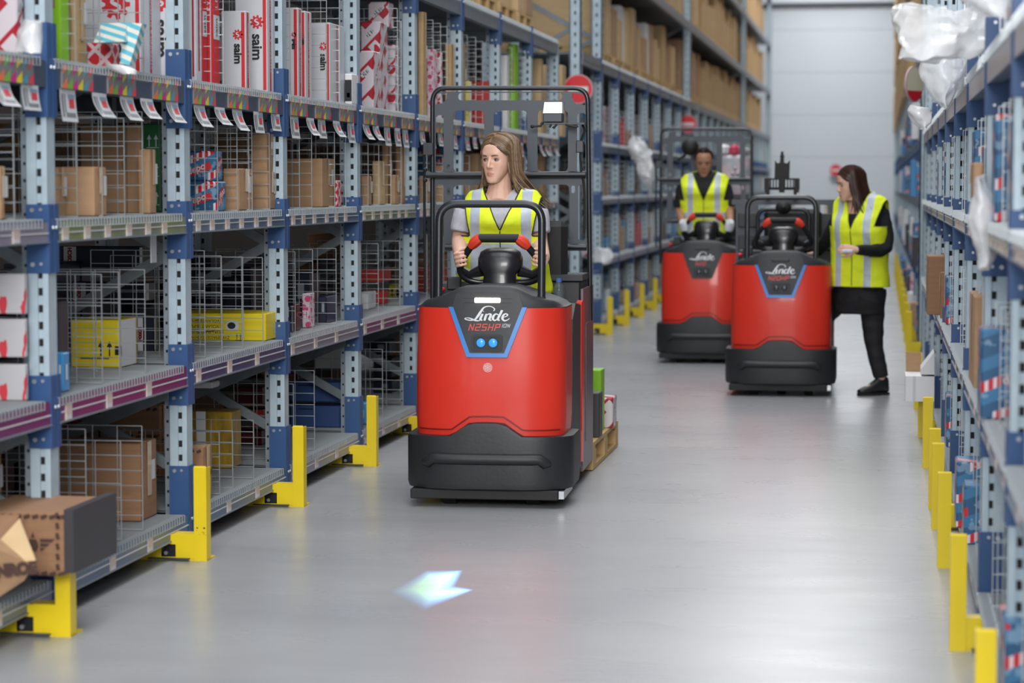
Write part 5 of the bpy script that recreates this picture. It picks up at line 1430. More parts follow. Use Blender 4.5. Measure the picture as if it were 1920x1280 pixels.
# arrow projected by the truck's blue safety lamp
def arrow_lamp():
    src = Matrix.Translation(T1) @ Matrix.Rotation(A1, 4, 'Z') @ Vector((0, -.04, .77)); tgt = at_z(812, 1103)
    l = bpy.data.lights.new('safety_lamp', 'SPOT'); l.energy = 230; l.spot_size = math.radians(24); l.spot_blend = .1; l.shadow_soft_size = .001; l.use_nodes = True
    o = bpy.data.objects.new('safety_lamp', l); COL.objects.link(o); o.location = src
    rot = (tgt-src).to_track_quat('-Z', 'Y'); o.rotation_euler = rot.to_euler(); Mi = (Matrix.Translation(src) @ rot.to_matrix().to_4x4()).inverted()
    uv = []
    for x, y in ((736, 1109), (799, 1070), (864, 1070), (849, 1100), (879, 1106), (798, 1140)):
        q = Mi @ at_z(x, y); uv.append(Vector((q.x/-q.z, q.y/-q.z)))
    nt = l.node_tree; n = nt.nodes; L = nt.links.new; em = n['Emission']
    tc = n.new('ShaderNodeTexCoord'); sp = n.new('ShaderNodeSeparateXYZ'); L(tc.outputs['Normal'], sp.inputs[0])
    def mth(op, a, b_=None):
        q = n.new('ShaderNodeMath'); q.operation = op
        for i, x in enumerate((a, b_)):
            if x is None: continue
            if isinstance(x, (int, float)): q.inputs[i].default_value = x
            else: L(x, q.inputs[i])
        return q.outputs[0]
    az = mth('ABSOLUTE', sp.outputs[2]); u = mth('DIVIDE', sp.outputs[0], az); v = mth('DIVIDE', sp.outputs[1], az)
    cen = sum(uv, Vector((0, 0)))/6
    def hp(a, b_, ref):
        d = (b_-a).normalized(); nn = Vector((-d.y, d.x))
        if nn.dot(ref-a) < 0: nn = -nn
        return mth('SUBTRACT', mth('ADD', mth('MULTIPLY', u, nn.x), mth('MULTIPLY', v, nn.y)), nn.dot(a))
    A_, B_, C_, D_, E_, F_ = uv
    m = hp(A_, B_, cen)
    for a, b_ in ((B_, C_), (E_, F_), (F_, A_)): m = mth('MINIMUM', m, hp(a, b_, cen))
    m = mth('MINIMUM', m, mth('MAXIMUM', hp(C_, D_, cen), hp(D_, E_, cen)))
    w_ = (A_-F_).length
    def ramp(lo, hi):
        r = n.new('ShaderNodeMapRange'); r.inputs[1].default_value = lo*w_; r.inputs[2].default_value = hi*w_; L(m, r.inputs[0]); return r.outputs[0]
    blue_ = ramp(-.05, .05); core = ramp(.02, .30)
    mx = n.new('ShaderNodeMix'); mx.data_type = 'RGBA'; L(core, mx.inputs[0]); mx.inputs[6].default_value = (.10, .38, 1, 1); mx.inputs[7].default_value = (.42, 1.0, .6, 1)
    L(mx.outputs[2], em.inputs[0]); L(mth('ADD', mth('MULTIPLY', blue_, .4), mth('MULTIPLY', core, .6)), em.inputs[1])
arrow_lamp()
# ------------------------------------------------------------------ people
def skin_mat(name, base, lip, blush):
    m = bpy.data.materials.new(name); m.use_nodes = True; nt = m.node_tree; n = nt.nodes; L = nt.links.new; p = n['Principled BSDF']
    p.inputs['Roughness'].default_value = .48; p.inputs['Subsurface Weight'].default_value = .12; p.inputs['Subsurface Radius'].default_value = (.02, .008, .004); p.inputs['Subsurface Scale'].default_value = .4
    a = n.new('ShaderNodeAttribute'); a.attribute_name = 'tone'; sp = n.new('ShaderNodeSeparateColor'); L(a.outputs['Color'], sp.inputs[0])
    def mix(f, c0, c1):
        q = n.new('ShaderNodeMix'); q.data_type = 'RGBA'; L(f, q.inputs[0])
        for i, x in ((6, c0), (7, c1)):
            if isinstance(x, tuple): q.inputs[i].default_value = x+(1,)
            else: L(x, q.inputs[i])
        return q.outputs[2]
    L(mix(sp.outputs[0], mix(sp.outputs[1], base, blush), lip), p.inputs['Base Color']); return m
def remesh(mb, vox, smooth=2, fac=.5):
    me = mb.mesh('tmp', [], fixn=True); o = bpy.data.objects.new('tmp', me); COL.objects.link(o)
    r = o.modifiers.new('r', 'REMESH'); r.mode = 'VOXEL'; r.voxel_size = vox; r.use_smooth_shade = True
    if smooth: s = o.modifiers.new('s', 'SMOOTH'); s.iterations = smooth; s.factor = fac
    dg = bpy.context.evaluated_depsgraph_get(); out = bpy.data.meshes.new_from_object(o.evaluated_get(dg)); bpy.data.objects.remove(o)
    out.materials.clear(); out.shade_smooth(); return out
def ell_ring(hw, hd, cx, cy, z, yaw=0.0, n=28, p=.85, front=1.0):
    out = []
    for i in range(n):
        a = 2*math.pi*i/n; x = hw*math.copysign(abs(math.cos(a))**p, math.cos(a)); y = hd*math.copysign(abs(math.sin(a))**p, math.sin(a))
        if y < 0: y *= front
        out.append((cx+x*math.cos(yaw)-y*math.sin(yaw), cy+x*math.sin(yaw)+y*math.cos(yaw), z))
    return out
TORSO = [(0, .058, .050, .03, 1), (.025, .088, .060, .025, 1), (.05, .135, .070, .02, 1), (.10, .165, .080, .016, 1), (.15, .178, .090, .012, 1.0), (.22, .162, .098, .0, 1.15), (.32, .150, .098, .0, 1.25), (.42, .140, .090, .0, 1.05), (.58, .126, .084, .0, 1), (.72, .145, .094, .0, 1), (.9, .168, .108, .01, 1), (1.0, .165, .105, .01, 1)]
def torso(mb, P, off=0.0, f0=0.0, f1=1.0, box=0.0, ws=1.0, flare=0.0):
    zs, zh, yaw, cx, cy = P['zs'], P['zh'], P.get('tyaw', 0), P.get('tx', 0), P.get('ty', 0)
    rings = []
    for f, hw, hd, yc, fr in TORSO:
        if f < f0-1e-6 or f > f1+1e-6: continue
        hw = hw*(1-box)+max(hw, .168)*box if f > .2 else hw; hd = hd*(1-box)+max(hd, .105)*box if f > .2 else hd
        z = zs-(zs-zh)*f+(off*.8 if f < .1 else 0); lean = P.get('lean', 0)*(1-f)
        rings.append(ell_ring((hw*ws+off+flare*f)*P.get('w', 1), hd+off+flare*f*.4, cx-yc*math.sin(yaw)+lean*math.sin(yaw), cy+yc*math.cos(yaw)-lean*math.cos(yaw), z, yaw, 28, .85, fr))
    mb.loft(rings)
def head_parts(mb, Mh):
    T = lambda v: tuple(Mh @ Vector(v))
    def ball(c, r, n=16, k=12):
        q = MB(); q.ball(c, r, n, k); mb.add([T(v) for v in q.v], q.f)
    ball((0, .014, .042), (.072, .092, .080), 24, 16)
    rings = []
    for z, hw, yf, yb in ((-.112, .016, -.078, -.054), (-.106, .030, -.088, -.036), (-.092, .037, -.090, -.012), (-.072, .050, -.088, .012), (-.048, .060, -.087, .026), (-.02, .068, -.087, .035),
                          (.012, .071, -.088, .045), (.042, .071, -.090, .05), (.075, .064, -.084, .05), (.10, .046, -.066, .04)):
        rr = []
        for i in range(24):
            a = 2*math.pi*i/24; x = hw*math.copysign(abs(math.sin(a))**.9, math.sin(a)); c = math.cos(a); y = (yf+yb)/2-(yb-yf)/2*math.copysign(abs(c)**.8, c); rr.append(T((x, y, z)))
        rings.append(rr)
    mb.loft(rings)
    q = MB(); q.tube([(0, -.082, .026), (0, -.088, .010), (0, -.0955, -.010), (0, -.102, -.027)], [.0060, .0062, .0075, .0092], 10); q.ball((0, -.1000, -.0285), (.0095, .0098, .0082), 12, 8)
    for s in (-1, 1): q.ball((s*.0102, -.0925, -.0315), (.0066, .0095, .0058), 10, 7)
    q.ball((0, -.0870, -.0595), (.0190, .0080, .0046), 14, 8); q.ball((0, -.0862, -.0688), (.0165, .0092, .0056), 14, 8)
    q.ball((0, -.0785, -.099), (.018, .013, .014), 12, 8); q.ball((0, -.084, .034), (.044, .006, .010), 14, 8)
    for s in (-1, 1): q.ball((s*.036, -.062, -.022), (.022, .014, .026), 14, 10); q.ball((s*.073, .014, -.010), (.007, .017, .029), 10, 8)
    mb.add([T(v) for v in q.v], q.f)
def make_eyes(Mh, parent, iris=(60, 50, 40), down=0.0, brow_m=None, look=0.0, lid_m=None):
    T = lambda v: Mh @ Vector(v)
    for s in (-1, 1):
        b = MB(); b.ball((0, 0, 0), (.0150, .0122, .0112), 16, 10, 0); b.ball((look, -.0066, -.0003-down), .0072, 12, 8, 1); b.ball((look*1.1, -.0108, -.0003-down), .0028, 8, 6, 2)
        o = b.mesh('eye', [mat('eye_white', rgb(186, 176, 168), .3), mat('eye_iris_%d' % iris[0], rgb(*iris), .15), ink], True)
        Me = Mh @ Matrix.Translation((s*.0315, -.0680, .006)); e = obj('eye', o, parent); e.matrix_local = Me
        l = MB(); P = [T((s*.0315+x, -.0683-.0128*math.cos(x/.0165), .006+z)) for x, z in ((-.0145, -.0006), (-.010, .0032), (-.003, .0047), (.004, .0047), (.010, .0034), (.0148, .0002))]
        l.tube(P, [.0008, .0018, .0024, .0025, .0020, .0009], 6); l.build('eyelashes', mat('lash_brown', rgb(40, 28, 22), .7), e).matrix_parent_inverse = Me.inverted()
        l = MB(); rows = []
        for i in range(5):
            el_ = math.radians(20+i*14); rows.append([tuple(T((s*.0315+.0158*math.cos(el_)*math.sin(a), -.0680-.0130*math.cos(el_)*math.cos(a), .006+.0122*math.sin(el_)))) for a in [math.radians(-78+156*k/10) for k in range(11)]])
        l.loft(rows, 0, False, False); q_ = l.build('upper_lid', lid_m, e, smooth=True, fixn=False); q_.matrix_parent_inverse = Me.inverted()
        l = MB(); P = [T((s*.0315+x, -.0681-.0126*math.cos(x/.0165), .006+z)) for x, z in ((-.0140, -.002), (-.006, -.0046), (.004, -.0048), (.0142, -.0015))]
        l.tube(P, [.0006, .001, .001, .0006], 5); l.build('lower_lid', mat('lid_line', rgb(120, 84, 72), .6), e).matrix_parent_inverse = Me.inverted()
        l = MB(); P = [T((s*x, y, z)) for x, y, z in ((.013, -.0905, .0250), (.023, -.0905, .0272), (.035, -.086, .0285), (.047, -.077, .0262))]
        l.tube(P, [.0018, .0028, .0024, .0009], 6, flat=.6); l.build('eyebrow', brow_m, parent, smooth=True)
def finger_grip(mb, G, g, n0, fwd, r=.0175, thumb=1, wrist=None, elbow=None, hs=1.0, rw=.025):
    """five fingers closed round a bar: G centre, g bar axis, n0 towards the palm side, fwd the side the fingers pass over"""
    G = Vector(G); g = Vector(g).normalized(); n0 = Vector(n0); e1 = (n0-g*n0.dot(g)).normalized(); e2 = Vector(fwd); e2 = (e2-g*e2.dot(g)-e1*e2.dot(e1)).normalized()
    pc = G+e1*(r+.014)+e2*.004
    q = MB()
    for i, f in enumerate((-.030, -.010, .010, .029)):
        rr = (.0078, .0085, .0088, .0082)[i]*hs; R_ = r+rr*.75; L = (200, 222, 228, 215)[i]; pts = []
        for k in range(9):
            a = math.radians(25+(L-25)*k/8); pts.append(G+g*(f*hs*thumb)+(e1*math.cos(a)+e2*math.sin(a))*(R_*(1.12 if k in (2, 5) else 1.0)))
        pts = [pc+g*(f*.8*thumb)]+pts; mb.tube([tuple(p) for p in pts], [rr*1.3, rr*1.12]+[rr]*3+[rr*.96]*2+[rr*.9]*2+[rr*.75], 8)
    pts = [pc+g*(.034*thumb)-e2*.004]
    for k in range(5): a = math.radians(-20-26*k); pts.append(G+g*((.046-.002*k)*thumb)+(e1*math.cos(a)+e2*math.sin(a))*(r+.011))
    mb.tube([tuple(p) for p in pts], [.014, .0125, .011, .0105, .0098, .0075], 8)
    W = Vector(wrist) if wrist else pc+e1*.06
    # palm: lofted wedge from wrist to knuckles
    rings = []; ax = (pc+e2*.012)-W; 
    for t_, hw, ht in ((0, rw, rw*.72), (.35, rw*1.2, rw*.66), (.7, .038, .0165), (1.0, .040, .0145), (1.12, .034, .010)):
        c = W+ax*t_; u = g*thumb; nn = ax.normalized().cross(g).normalized()
        if t_ == 0: pass
        rings.append([tuple(c+u*hw*math.cos(a)+nn*ht*math.sin(a)) for a in [2*math.pi*i/14 for i in range(14)]])
    mb.loft(rings)
def flat_hand(mb, W, d, nrm, thumb=1, curl=.35, hs=1.0):
    W = Vector(W); d = Vector(d).normalized(); nrm = Vector(nrm); nrm = (nrm-d*nrm.dot(d)).normalized(); s = d.cross(nrm)*thumb
    rings = []
    for t_, hw, ht in ((0, .024, .018), (.03, .030, .016), (.06, .038, .014), (.085, .038, .012), (.092, .034, .009)):
        rings.append([tuple(W+d*t_*hs+s*hw*math.cos(a)*hs+nrm*ht*math.sin(a)) for a in [2*math.pi*i/14 for i in range(14)]])
    mb.loft(rings)
    for f, L, rr in ((-.029, .058, .0072), (-.010, .072, .0080), (.010, .076, .0083), (.029, .068, .0080)):
        p = W+d*.080*hs+s*f*hs; pts = [p]; a = 0; dd = d
        for k in range(4): a += curl*(.6+.3*k); dd = (d*math.cos(a)-nrm*math.sin(a)); p = p+dd*L*hs/4; pts.append(p)
        mb.tube([tuple(x) for x in pts], [rr*1.1, rr, rr*.95, rr*.88, rr*.68], 8)
    p = W+d*.028+s*.026; pts = [p, p+(s*.8+d*.7-nrm*.2)*.022, p+(s*.7+d*1.3-nrm*.5)*.034, p+(s*.5+d*1.7-nrm*.8)*.044]; mb.tube([tuple(x) for x in pts], [.013, .0115, .010, .0075], 8)
def vest_mat(P):
    m = bpy.data.materials.new('hi_vis_fabric'); m.use_nodes = True; nt = m.node_tree; n = nt.nodes; L = nt.links.new; p = n['Principled BSDF']
    p.inputs['Roughness'].default_value = .62
    tc = n.new('ShaderNodeTexCoord'); mp = n.new('ShaderNodeMapping'); mp.vector_type = 'POINT'
    mp.inputs['Location'].default_value = (0, 0, 0); L(tc.outputs['Object'], mp.inputs[0]); sp = n.new('ShaderNodeSeparateXYZ'); L(mp.outputs[0], sp.inputs[0])
    def mth(op, a, b=None):
        q = n.new('ShaderNodeMath'); q.operation = op
        for i, x in enumerate((a, b)):
            if x is None: continue
            if isinstance(x, (int, float)): q.inputs[i].default_value = x
            else: L(x, q.inputs[i])
        return q.outputs[0]
    ya = P.get('tyaw', 0); xx = mth('ADD', mth('MULTIPLY', mth('SUBTRACT', sp.outputs[0], P.get('tx', 0)), math.cos(ya)), mth('MULTIPLY', mth('SUBTRACT', sp.outputs[1], P.get('ty', 0)), math.sin(ya)))
    ax = mth('ABSOLUTE', xx); s1 = mth('LESS_THAN', mth('ABSOLUTE', mth('SUBTRACT', ax, P['strip'])), .025)
    s2 = mth('LESS_THAN', mth('ABSOLUTE', mth('SUBTRACT', sp.outputs[2], P['band'])), .025)
    f = mth('MAXIMUM', s1, s2)
    mx = n.new('ShaderNodeMix'); mx.data_type = 'RGBA'; L(f, mx.inputs[0]); mx.inputs[6].default_value = rgb(224, 238, 34)+(1,); mx.inputs[7].default_value = rgb(176, 186, 198)+(1,); L(mx.outputs[2], p.inputs['Base Color'])
    nz = n.new('ShaderNodeTexNoise'); nz.inputs['Scale'].default_value = 9; nz.inputs['Detail'].default_value = 3; L(tc.outputs['Object'], nz.inputs[0])
    b = n.new('ShaderNodeBump'); b.inputs['Strength'].default_value = .5; b.inputs['Distance'].default_value = .03; L(nz.outputs[0], b.inputs['Height']); L(b.outputs[0], p.inputs['Normal'])
    rr = mth('SUBTRACT', .7, mth('MULTIPLY', f, .35)); L(rr, p.inputs['Roughness'])
    return m
def wrinkle(me, amp, sc, seed=0, zr=None):
    off = Vector((seed*5.3, 0, 0)); n = len(me.vertices)
    co = np.empty(n*3); me.vertices.foreach_get('co', co); co = co.reshape(-1, 3)
    no = np.empty(n*3, dtype=np.float32); me.vertex_normals.foreach_get('vector', no); no = no.reshape(-1, 3)
    d = np.array([mnoise.noise(Vector((p[0]*sc, p[1]*sc, p[2]*sc*1.6))+off)+.5*mnoise.noise(Vector(p*sc*2.3)+off) for p in co])
    co += no*(d*amp)[:, None]; me.vertices.foreach_set('co', co.ravel()); me.update()
def make_vest(P, parent):
    b = MB(); torso(b, P, .026, 0.0, 1.0, .75, P.get('vw', 1.02), P.get('flare', .02))
    zs, zh = P['zs'], P['zh']; ya = P.get('tyaw', 0); c = Vector((P.get('tx', 0), P.get('ty', 0), 0)); X = Vector((math.cos(ya), math.sin(ya), 0)); Y = Vector((-math.sin(ya), math.cos(ya), 0))
    ln = P.get('lean', 0)
    for s in (-1, 1):
        for t_ in (0, .35, .7, 1): b.ball(tuple(c+X*s*(.09+.105*t_)*P.get('w', 1)+Y*(.018-ln)+Vector((0, 0, zs-.030-.066*t_))), (.05, .062, .042), 14, 10)
    me = remesh(b, .010, 6)
    wrinkle(me, .006, 7, P.get('seed', 1))
    bm = bmesh.new(); bm.from_mesh(me)
    def cut(co, no, keep=None):
        geom = list(bm.verts)+list(bm.edges)+list(bm.faces); bmesh.ops.bisect_plane(bm, geom=geom, dist=1e-5, plane_co=co, plane_no=no)
    hem = P['hem']; cut(Vector((0, 0, hem)), Vector((0, 0, 1)))
    vb = P['vbot']; nw = P.get('neckw', .075); top = zs+.03
    for s in (-1, 1):
        a = c+Y*-.1+Vector((0, 0, vb)); d = X*s*nw+Vector((0, 0, zs-.01-vb)); no = d.cross(Y).normalized(); cut(a, no)
        ah = P.get('arm', .20)*P.get('w', 1); ks = .2; cut(c+X*s*ah+Vector((0, 0, zs)), (X*s*1.0+Vector((0, 0, -ks))).normalized())
    kill = []
    for f in bm.faces:
        p = f.calc_center_median(); q = p-c; lx = q.dot(X); ly = q.dot(Y)
        if p.z < hem: kill.append(f); continue
        t_ = (p.z-vb)/(zs-.01-vb)
        if t_ > 0 and abs(lx) < nw*t_ and ly+ln*.6 < .02: kill.append(f); continue
        if math.hypot(lx, ly-.03+ln) < .064 and p.z > zs-.02: kill.append(f); continue
        if abs(lx) > ah+(p.z-zs)*ks and p.z > zs-.23: kill.append(f)
    bmesh.ops.delete(bm, geom=kill, context='FACES'); bm.to_mesh(me)
    # piping along the cut edges
    loops = []; ed = {e for e in bm.edges if len(e.link_faces) == 1}
    while ed:
        e = ed.pop(); path = [e.verts[0], e.verts[1]]
        grow = True
        while grow:
            grow = False
            for e2 in path[-1].link_edges:
                if e2 in ed: ed.discard(e2); path.append(e2.other_vert(path[-1])); grow = True; break
        if len(path) > 12: loops.append([v.co.copy() for v in path])
    bm.free()
    me.materials.append(vest_mat(P)); me.shade_smooth(); v = obj('safety_vest', me, parent)
    so = v.modifiers.new('thickness', 'SOLIDIFY'); so.thickness = .003; so.offset = -1
    pm = mat('black_piping', rgb(24, 24, 26), .6) if P.get('piping', True) else mat('lime_piping', rgb(180, 200, 30), .6)
    b = MB()
    for L_ in loops:
        q = [L_[i] for i in range(0, len(L_), 2)]
        if len(q) < 4 or (not P.get('piping', True) and False): continue
        if max(p.z for p in q) < hem+.03: continue
        q2 = [(q[max(i-1, 0)]+q[i]*2+q[min(i+1, len(q)-1)])/4 for i in range(len(q))]; b.tube(q2, .0032, 5)
    if b.v: b.build('vest_piping', pm, v, smooth=True, fixn=False)
    b = MB(); zt = vb
    pts = []
    for i in range(14):
        z = vb-(vb-hem-.01)*i/13; best = None
        for vv in me.vertices:
            q = vv.co-c
            if abs(q.dot(X)) < .012 and abs(vv.co.z-z) < .012 and (best is None or q.dot(Y) < best): best = q.dot(Y)
        if best is not None: pts.append(c+Y*(best-.002)+Vector((0, 0, z)))
    if len(pts) > 3: b.tube(pts, .003, 5); b.build('zip', mat('zip_dark', rgb(40, 44, 30), .5), v, smooth=True)
    return v
def hair_long(name, Mh, parent, cols, end_r, end_l, n=150, seed=3, length=1.0, fend=(-61, 105), spread=(.09, .02, .0), rad=.0062, back=True):
    rr = random.Random(seed); T = lambda v: Mh @ Vector(v); b = MB()
    C = Vector((0, .014, .042)); rx, ry, rz = .080, .101, .089
    def surf(phi, al, s, k=1.0):
        p_, a_ = math.radians(phi), math.radians(al)
        ca = math.cos(a_)**.34; return Vector((s*rx*k*math.sin(a_)**.9, C.y+ry*k*ca*math.sin(p_), C.z+rz*k*ca*math.cos(p_)*(.9+.1*math.cos(a_))-.058*math.sin(a_)**1.2*max(0, -math.sin(p_))**2))
    for s in (-1, 1):
        end = Vector(end_r if s > 0 else end_l)
        # scalp cap
        rows = []
        for i in range(15):
            f = i/14; ph0 = -63+168*f; ph1 = fend[0]+(fend[1]-fend[0])*f
            row = []
            for j in range(12):
                t_ = j/11; al = 84*(1-max(0, f-.72)*2.4)*t_; q = surf(ph0+(ph1-ph0)*t_**.8, al, s, .985); 
                
                row.append(tuple(T(q)))
            rows.append(row)
        b.loft(rows, 0, False, False)
        for i in range(n):
            f = rr.random()**1.0; ph0 = -63+168*f; ph1 = fend[0]+(fend[1]-fend[0])*f; k = 1.0+rr.uniform(-.01, .035); P = []
            am = 80*(1-max(0, f-.72)*2.4)
            for t_ in (0, .2, .4, .6, .8, 1.0): P.append(T(surf(ph0+(ph1-ph0)*t_**.8, am*t_, s, k)))
            p1 = math.radians(ph1); yy = C.y+ry*math.sin(p1)*(.60 if p1 < 0 else .75+.2*max(0, f-.72)/.28); xx = s*rx*k*math.sin(math.radians(am))**.9
            P.append(T(Vector((xx, yy, -.01)))); 
            base = T(Vector((xx*1.04, yy+.008, -.07))); P.append(base)
            ln = length*rr.uniform(.75, 1.06); j = Vector((rr.gauss(0, .016), rr.gauss(0, .016), rr.gauss(0, .012))); e = (end+(Vector(spread)*rr.random() if s > 0 else Vector((0, 0, 0))))*ln
            P.append(base+e*.35+j*.4+Vector((0, 0, -.012))); P.append(base+e*.7+j*.8); P.append(base+e+j*1.4)
            SP = smoothpath(P, 2); m_ = len(SP); r0 = rad*rr.uniform(.7, 1.25)
            b.tube(SP, [r0*(.5 if q == 0 else 1)*(1 if q < m_*.6 else max(.12, 1-(q-m_*.6)/(m_*.4)*.9)) for q in range(m_)], 5, rr.choice((0, 0, 1, 2)), flat=.55)
    return b.build(name, cols, parent, smooth=True, fixn=False, angle=80)
def hair_tied(name, Mh, parent, cols, n=120, seed=4):
    rr = random.Random(seed); T = lambda v: Mh @ Vector(v); b = MB(); C = Vector((0, .014, .042)); K = Vector((0, .125, .0))
    q = MB(); q.ball(tuple(C+Vector((0, .006, .004))), (.076, .096, .083), 24, 16)
    fs = [f for f in q.f if sum(q.v[i][1] for i in f)/len(f) > -.062+.9*max(0, (.085-sum(q.v[i][2] for i in f)/len(f)))*.8-0.0]
    b.add([tuple(T(v)) for v in q.v], fs)
    for i in range(n):
        a = math.radians(rr.uniform(-100, 100)); x = math.sin(a); z = math.cos(a)
        st = Vector((.070*x, -.075+.075*abs(x)**1.5, .042+.082*z if z > 0 else .042+.082*z)); st = Vector((.076*x, -.062+.068*abs(x)**1.6, .044+.075*z))
        mid = Vector((.081*x, .03, .045+.089*z)); e = K+Vector((rr.gauss(0, .012), rr.gauss(0, .01), rr.gauss(0, .012)))
        P = smoothpath([T(st), T(mid), T((mid*.55+e*.45)+Vector((0, .03, 0))), T(e)], 4); b.tube(P, [.0045]*len(P), 5, rr.choice((0, 1)), flat=.5)
    q = MB(); q.ball(tuple(K+Vector((0, .012, 0))), (.03, .026, .03), 14, 10); b.add([tuple(T(v)) for v in q.v], q.f)
    return b.build(name, cols, parent, smooth=True, fixn=False, angle=80)
def tone_attr(me, Mh):
    Mi = Mh.inverted(); at = me.color_attributes.new('tone', 'FLOAT_COLOR', 'POINT'); n = len(me.vertices); arr = np.zeros((n, 4), dtype=np.float32)
    for i, v in enumerate(me.vertices):
        p = Mi @ v.co
        if p.length > .16: continue
        lip = 0
        if p.y < -.082:
            rr_ = (p.x/.0225)**2+((p.z+.0640)/.0088)**2; lip = max(0, min(1, (1.15-rr_)*3))
        bl = math.exp(-((abs(p.x)-.04)/.018)**2-((p.z+.025)/.02)**2)*.28+math.exp(-(p.x/.016)**2-((p.z+.03)/.014)**2)*.22 if p.y < -.05 else 0
        arr[i] = (lip*.85, min(1, bl), 0, 1)
    at.data.foreach_set('color', arr.ravel())
def sockets(me, Mh):
    Mi = Mh.inverted()
    for v in me.vertices:
        p = Mi @ v.co
        if p.y > -.05 or p.length > .16: continue
        d = 0
        for s in (-1, 1): d += .0120*math.exp(-(((p.x-s*.0315)/.0160)**2+((p.z-.0065)/.0090)**2))
        d += .0016*math.exp(-((p.x/.02)**2+((p.z+.0645)/.0014)**2))     # line between the lips
        d += .0022*math.exp(-((p.x/.02)**2+((p.z+.080)/.006)**2))
        if d > 1e-5: p.y += d; v.co = Mh @ p
def limb(mb, pts, rs, n=14): P = smoothpath(pts, 4); k = len(P)-1; m_ = len(rs)-1; mb.tube([tuple(p) for p in P], [rs[min(int(i/k*m_), m_-1)]*(1-(i/k*m_-min(int(i/k*m_), m_-1)))+rs[min(int(i/k*m_)+1, m_)]*(i/k*m_-min(int(i/k*m_), m_-1)) for i in range(k+1)], n)
def person(label, loc, P):
    t = thing('person', label, 'person', loc, P.get('rot', 0), None)
    Mh = Matrix.Translation(P['head']) @ Matrix.Rotation(P['hyaw'], 4, 'Z') @ Matrix.Rotation(P.get('hpitch', 0), 4, 'X') @ Matrix.Rotation(P.get('hroll', 0), 4, 'Y')
    b = MB(); head_parts(b, Mh); nk = Mh @ Vector((0, .022, -.055)); nb = Vector(P['neck'])
    b.tube([tuple(Mh @ Vector((0, .015, -.02))), tuple(nk), tuple((nk*.45+nb*.55)), tuple(nb), tuple(nb-Vector((0, 0, .05)))], [.050, .052, .054, .062, .078], 16)
    torso(b, P, -.004)
    for s in ('r', 'l'):
        sh, el, wr_ = P['sh_'+s], P['el_'+s], P['wr_'+s]
        limb(b, [sh, el, wr_], [.050, .046, .042, .040, .034, .024], 14)
        k = P['hand_'+s]
        if k[0] == 'grip': finger_grip(b, k[1], k[2], k[3], k[4], P.get('gr', .0215), k[5], wr_)
        elif k[0] == 'flat': flat_hand(b, wr_, k[1], k[2], k[3], k[4])
        hp_, kn, an = P['hip_'+s], P['kn_'+s], P['an_'+s]
        limb(b, [hp_, kn, an], [.075, .065, .048, .045, .035], 12)
        tf = Vector(P.get('toe_'+s, (0, -1, 0))); b.tube([tuple(Vector(an)+Vector((0, 0, -.02))), tuple(Vector(an)+tf*.06+Vector((0, 0, -.04))), tuple(Vector(an)+tf*.13+Vector((0, 0, -.045)))], [.033, .032, .02], 10)
    me = remesh(b, P.get('vox', .0045), 5, .5); sockets(me, Mh); tone_attr(me, Mh); me.materials.append(P['skin'])
    body = obj('body', me, t)
    make_eyes(Mh, t, P.get('iris', (70, 56, 44)), P.get('edown', 0), P['brow'], P.get('look', 0), P['lid'])
    # upper garment with sleeves
    b = MB(); torso(b, P, .010); c = MB()
    for s in ('r', 'l'):
        sh, el, wr_ = Vector(P['sh_'+s]), Vector(P['el_'+s]), Vector(P['wr_'+s])
        if P['sleeve'] == 'short': e = sh*.30+el*.70; b.tube([tuple(sh+(sh-el)*.06), tuple(sh*.75+el*.25), tuple(e)], [.056, .060, .059], 16)
        elif P['sleeve'] == 'elbow': e = sh*.12+el*.88; b.tube([tuple(sh+(sh-el)*.06), tuple(sh*.6+el*.4), tuple(e)], [.054, .057, .054], 16)
        else: limb(b, [sh+(sh-el)*.05, el, wr_], [.056, .056, .054, .050, .042, .033], 16)
    if P.get('collar'): b.tube([tuple(nb-Vector((0, 0, .03))), tuple(nb), tuple(nk*.6+nb*.4)], [.075, .063, .056], 18)
    me = remesh(b, .007, 4); wrinkle(me, .0035, 14, 2)
    # neckline: open the shirt round the neck
    if not P.get('collar'):
        bm = bmesh.new(); bm.from_mesh(me); zs = P['zs']; cx, cy = nb.x, nb.y-.018; rn = .074
        for i in range(18):
            a = 2*math.pi*i/18; bmesh.ops.bisect_plane(bm, geom=[q for q in list(bm.verts)+list(bm.edges)+list(bm.faces) if (q.co.z if isinstance(q, bmesh.types.BMVert) else q.verts[0].co.z) > zs-.16], dist=1e-5, plane_co=Vector((cx+rn*math.cos(a), cy+rn*1.1*math.sin(a), 0)), plane_no=Vector((math.cos(a), math.sin(a), 0)))
        kill = []
        for f in bm.faces:
            p = f.calc_center_median()
            if p.z > zs-.14 and all((p.x-cx-rn*math.cos(2*math.pi*i/18))*math.cos(2*math.pi*i/18)+(p.y-cy-rn*1.1*math.sin(2*math.pi*i/18))*math.sin(2*math.pi*i/18) < 0 for i in range(18)): kill.append(f)
        bmesh.ops.delete(bm, geom=kill, context='FACES'); bm.to_mesh(me); bm.free()
    me.materials.append(P['shirt']); me.shade_smooth(); obj('shirt', me, t)
    make_vest(P, t)
    # trousers
    b = MB(); torso(b, P, .010, .72, .9)
    for s in ('r', 'l'):
        hp_, kn, an = P['hip_'+s], P['kn_'+s], P['an_'+s]; limb(b, [Vector(hp_)+Vector((0, 0, .04)), kn, Vector(an)+Vector((0, 0, .03))], [.100, .092, .076, .064, .060, .052], 16)
    me = remesh(b, .010, 4); wrinkle(me, .005, 10, 3); me.materials.append(P['trousers']); obj('trousers', me, t)
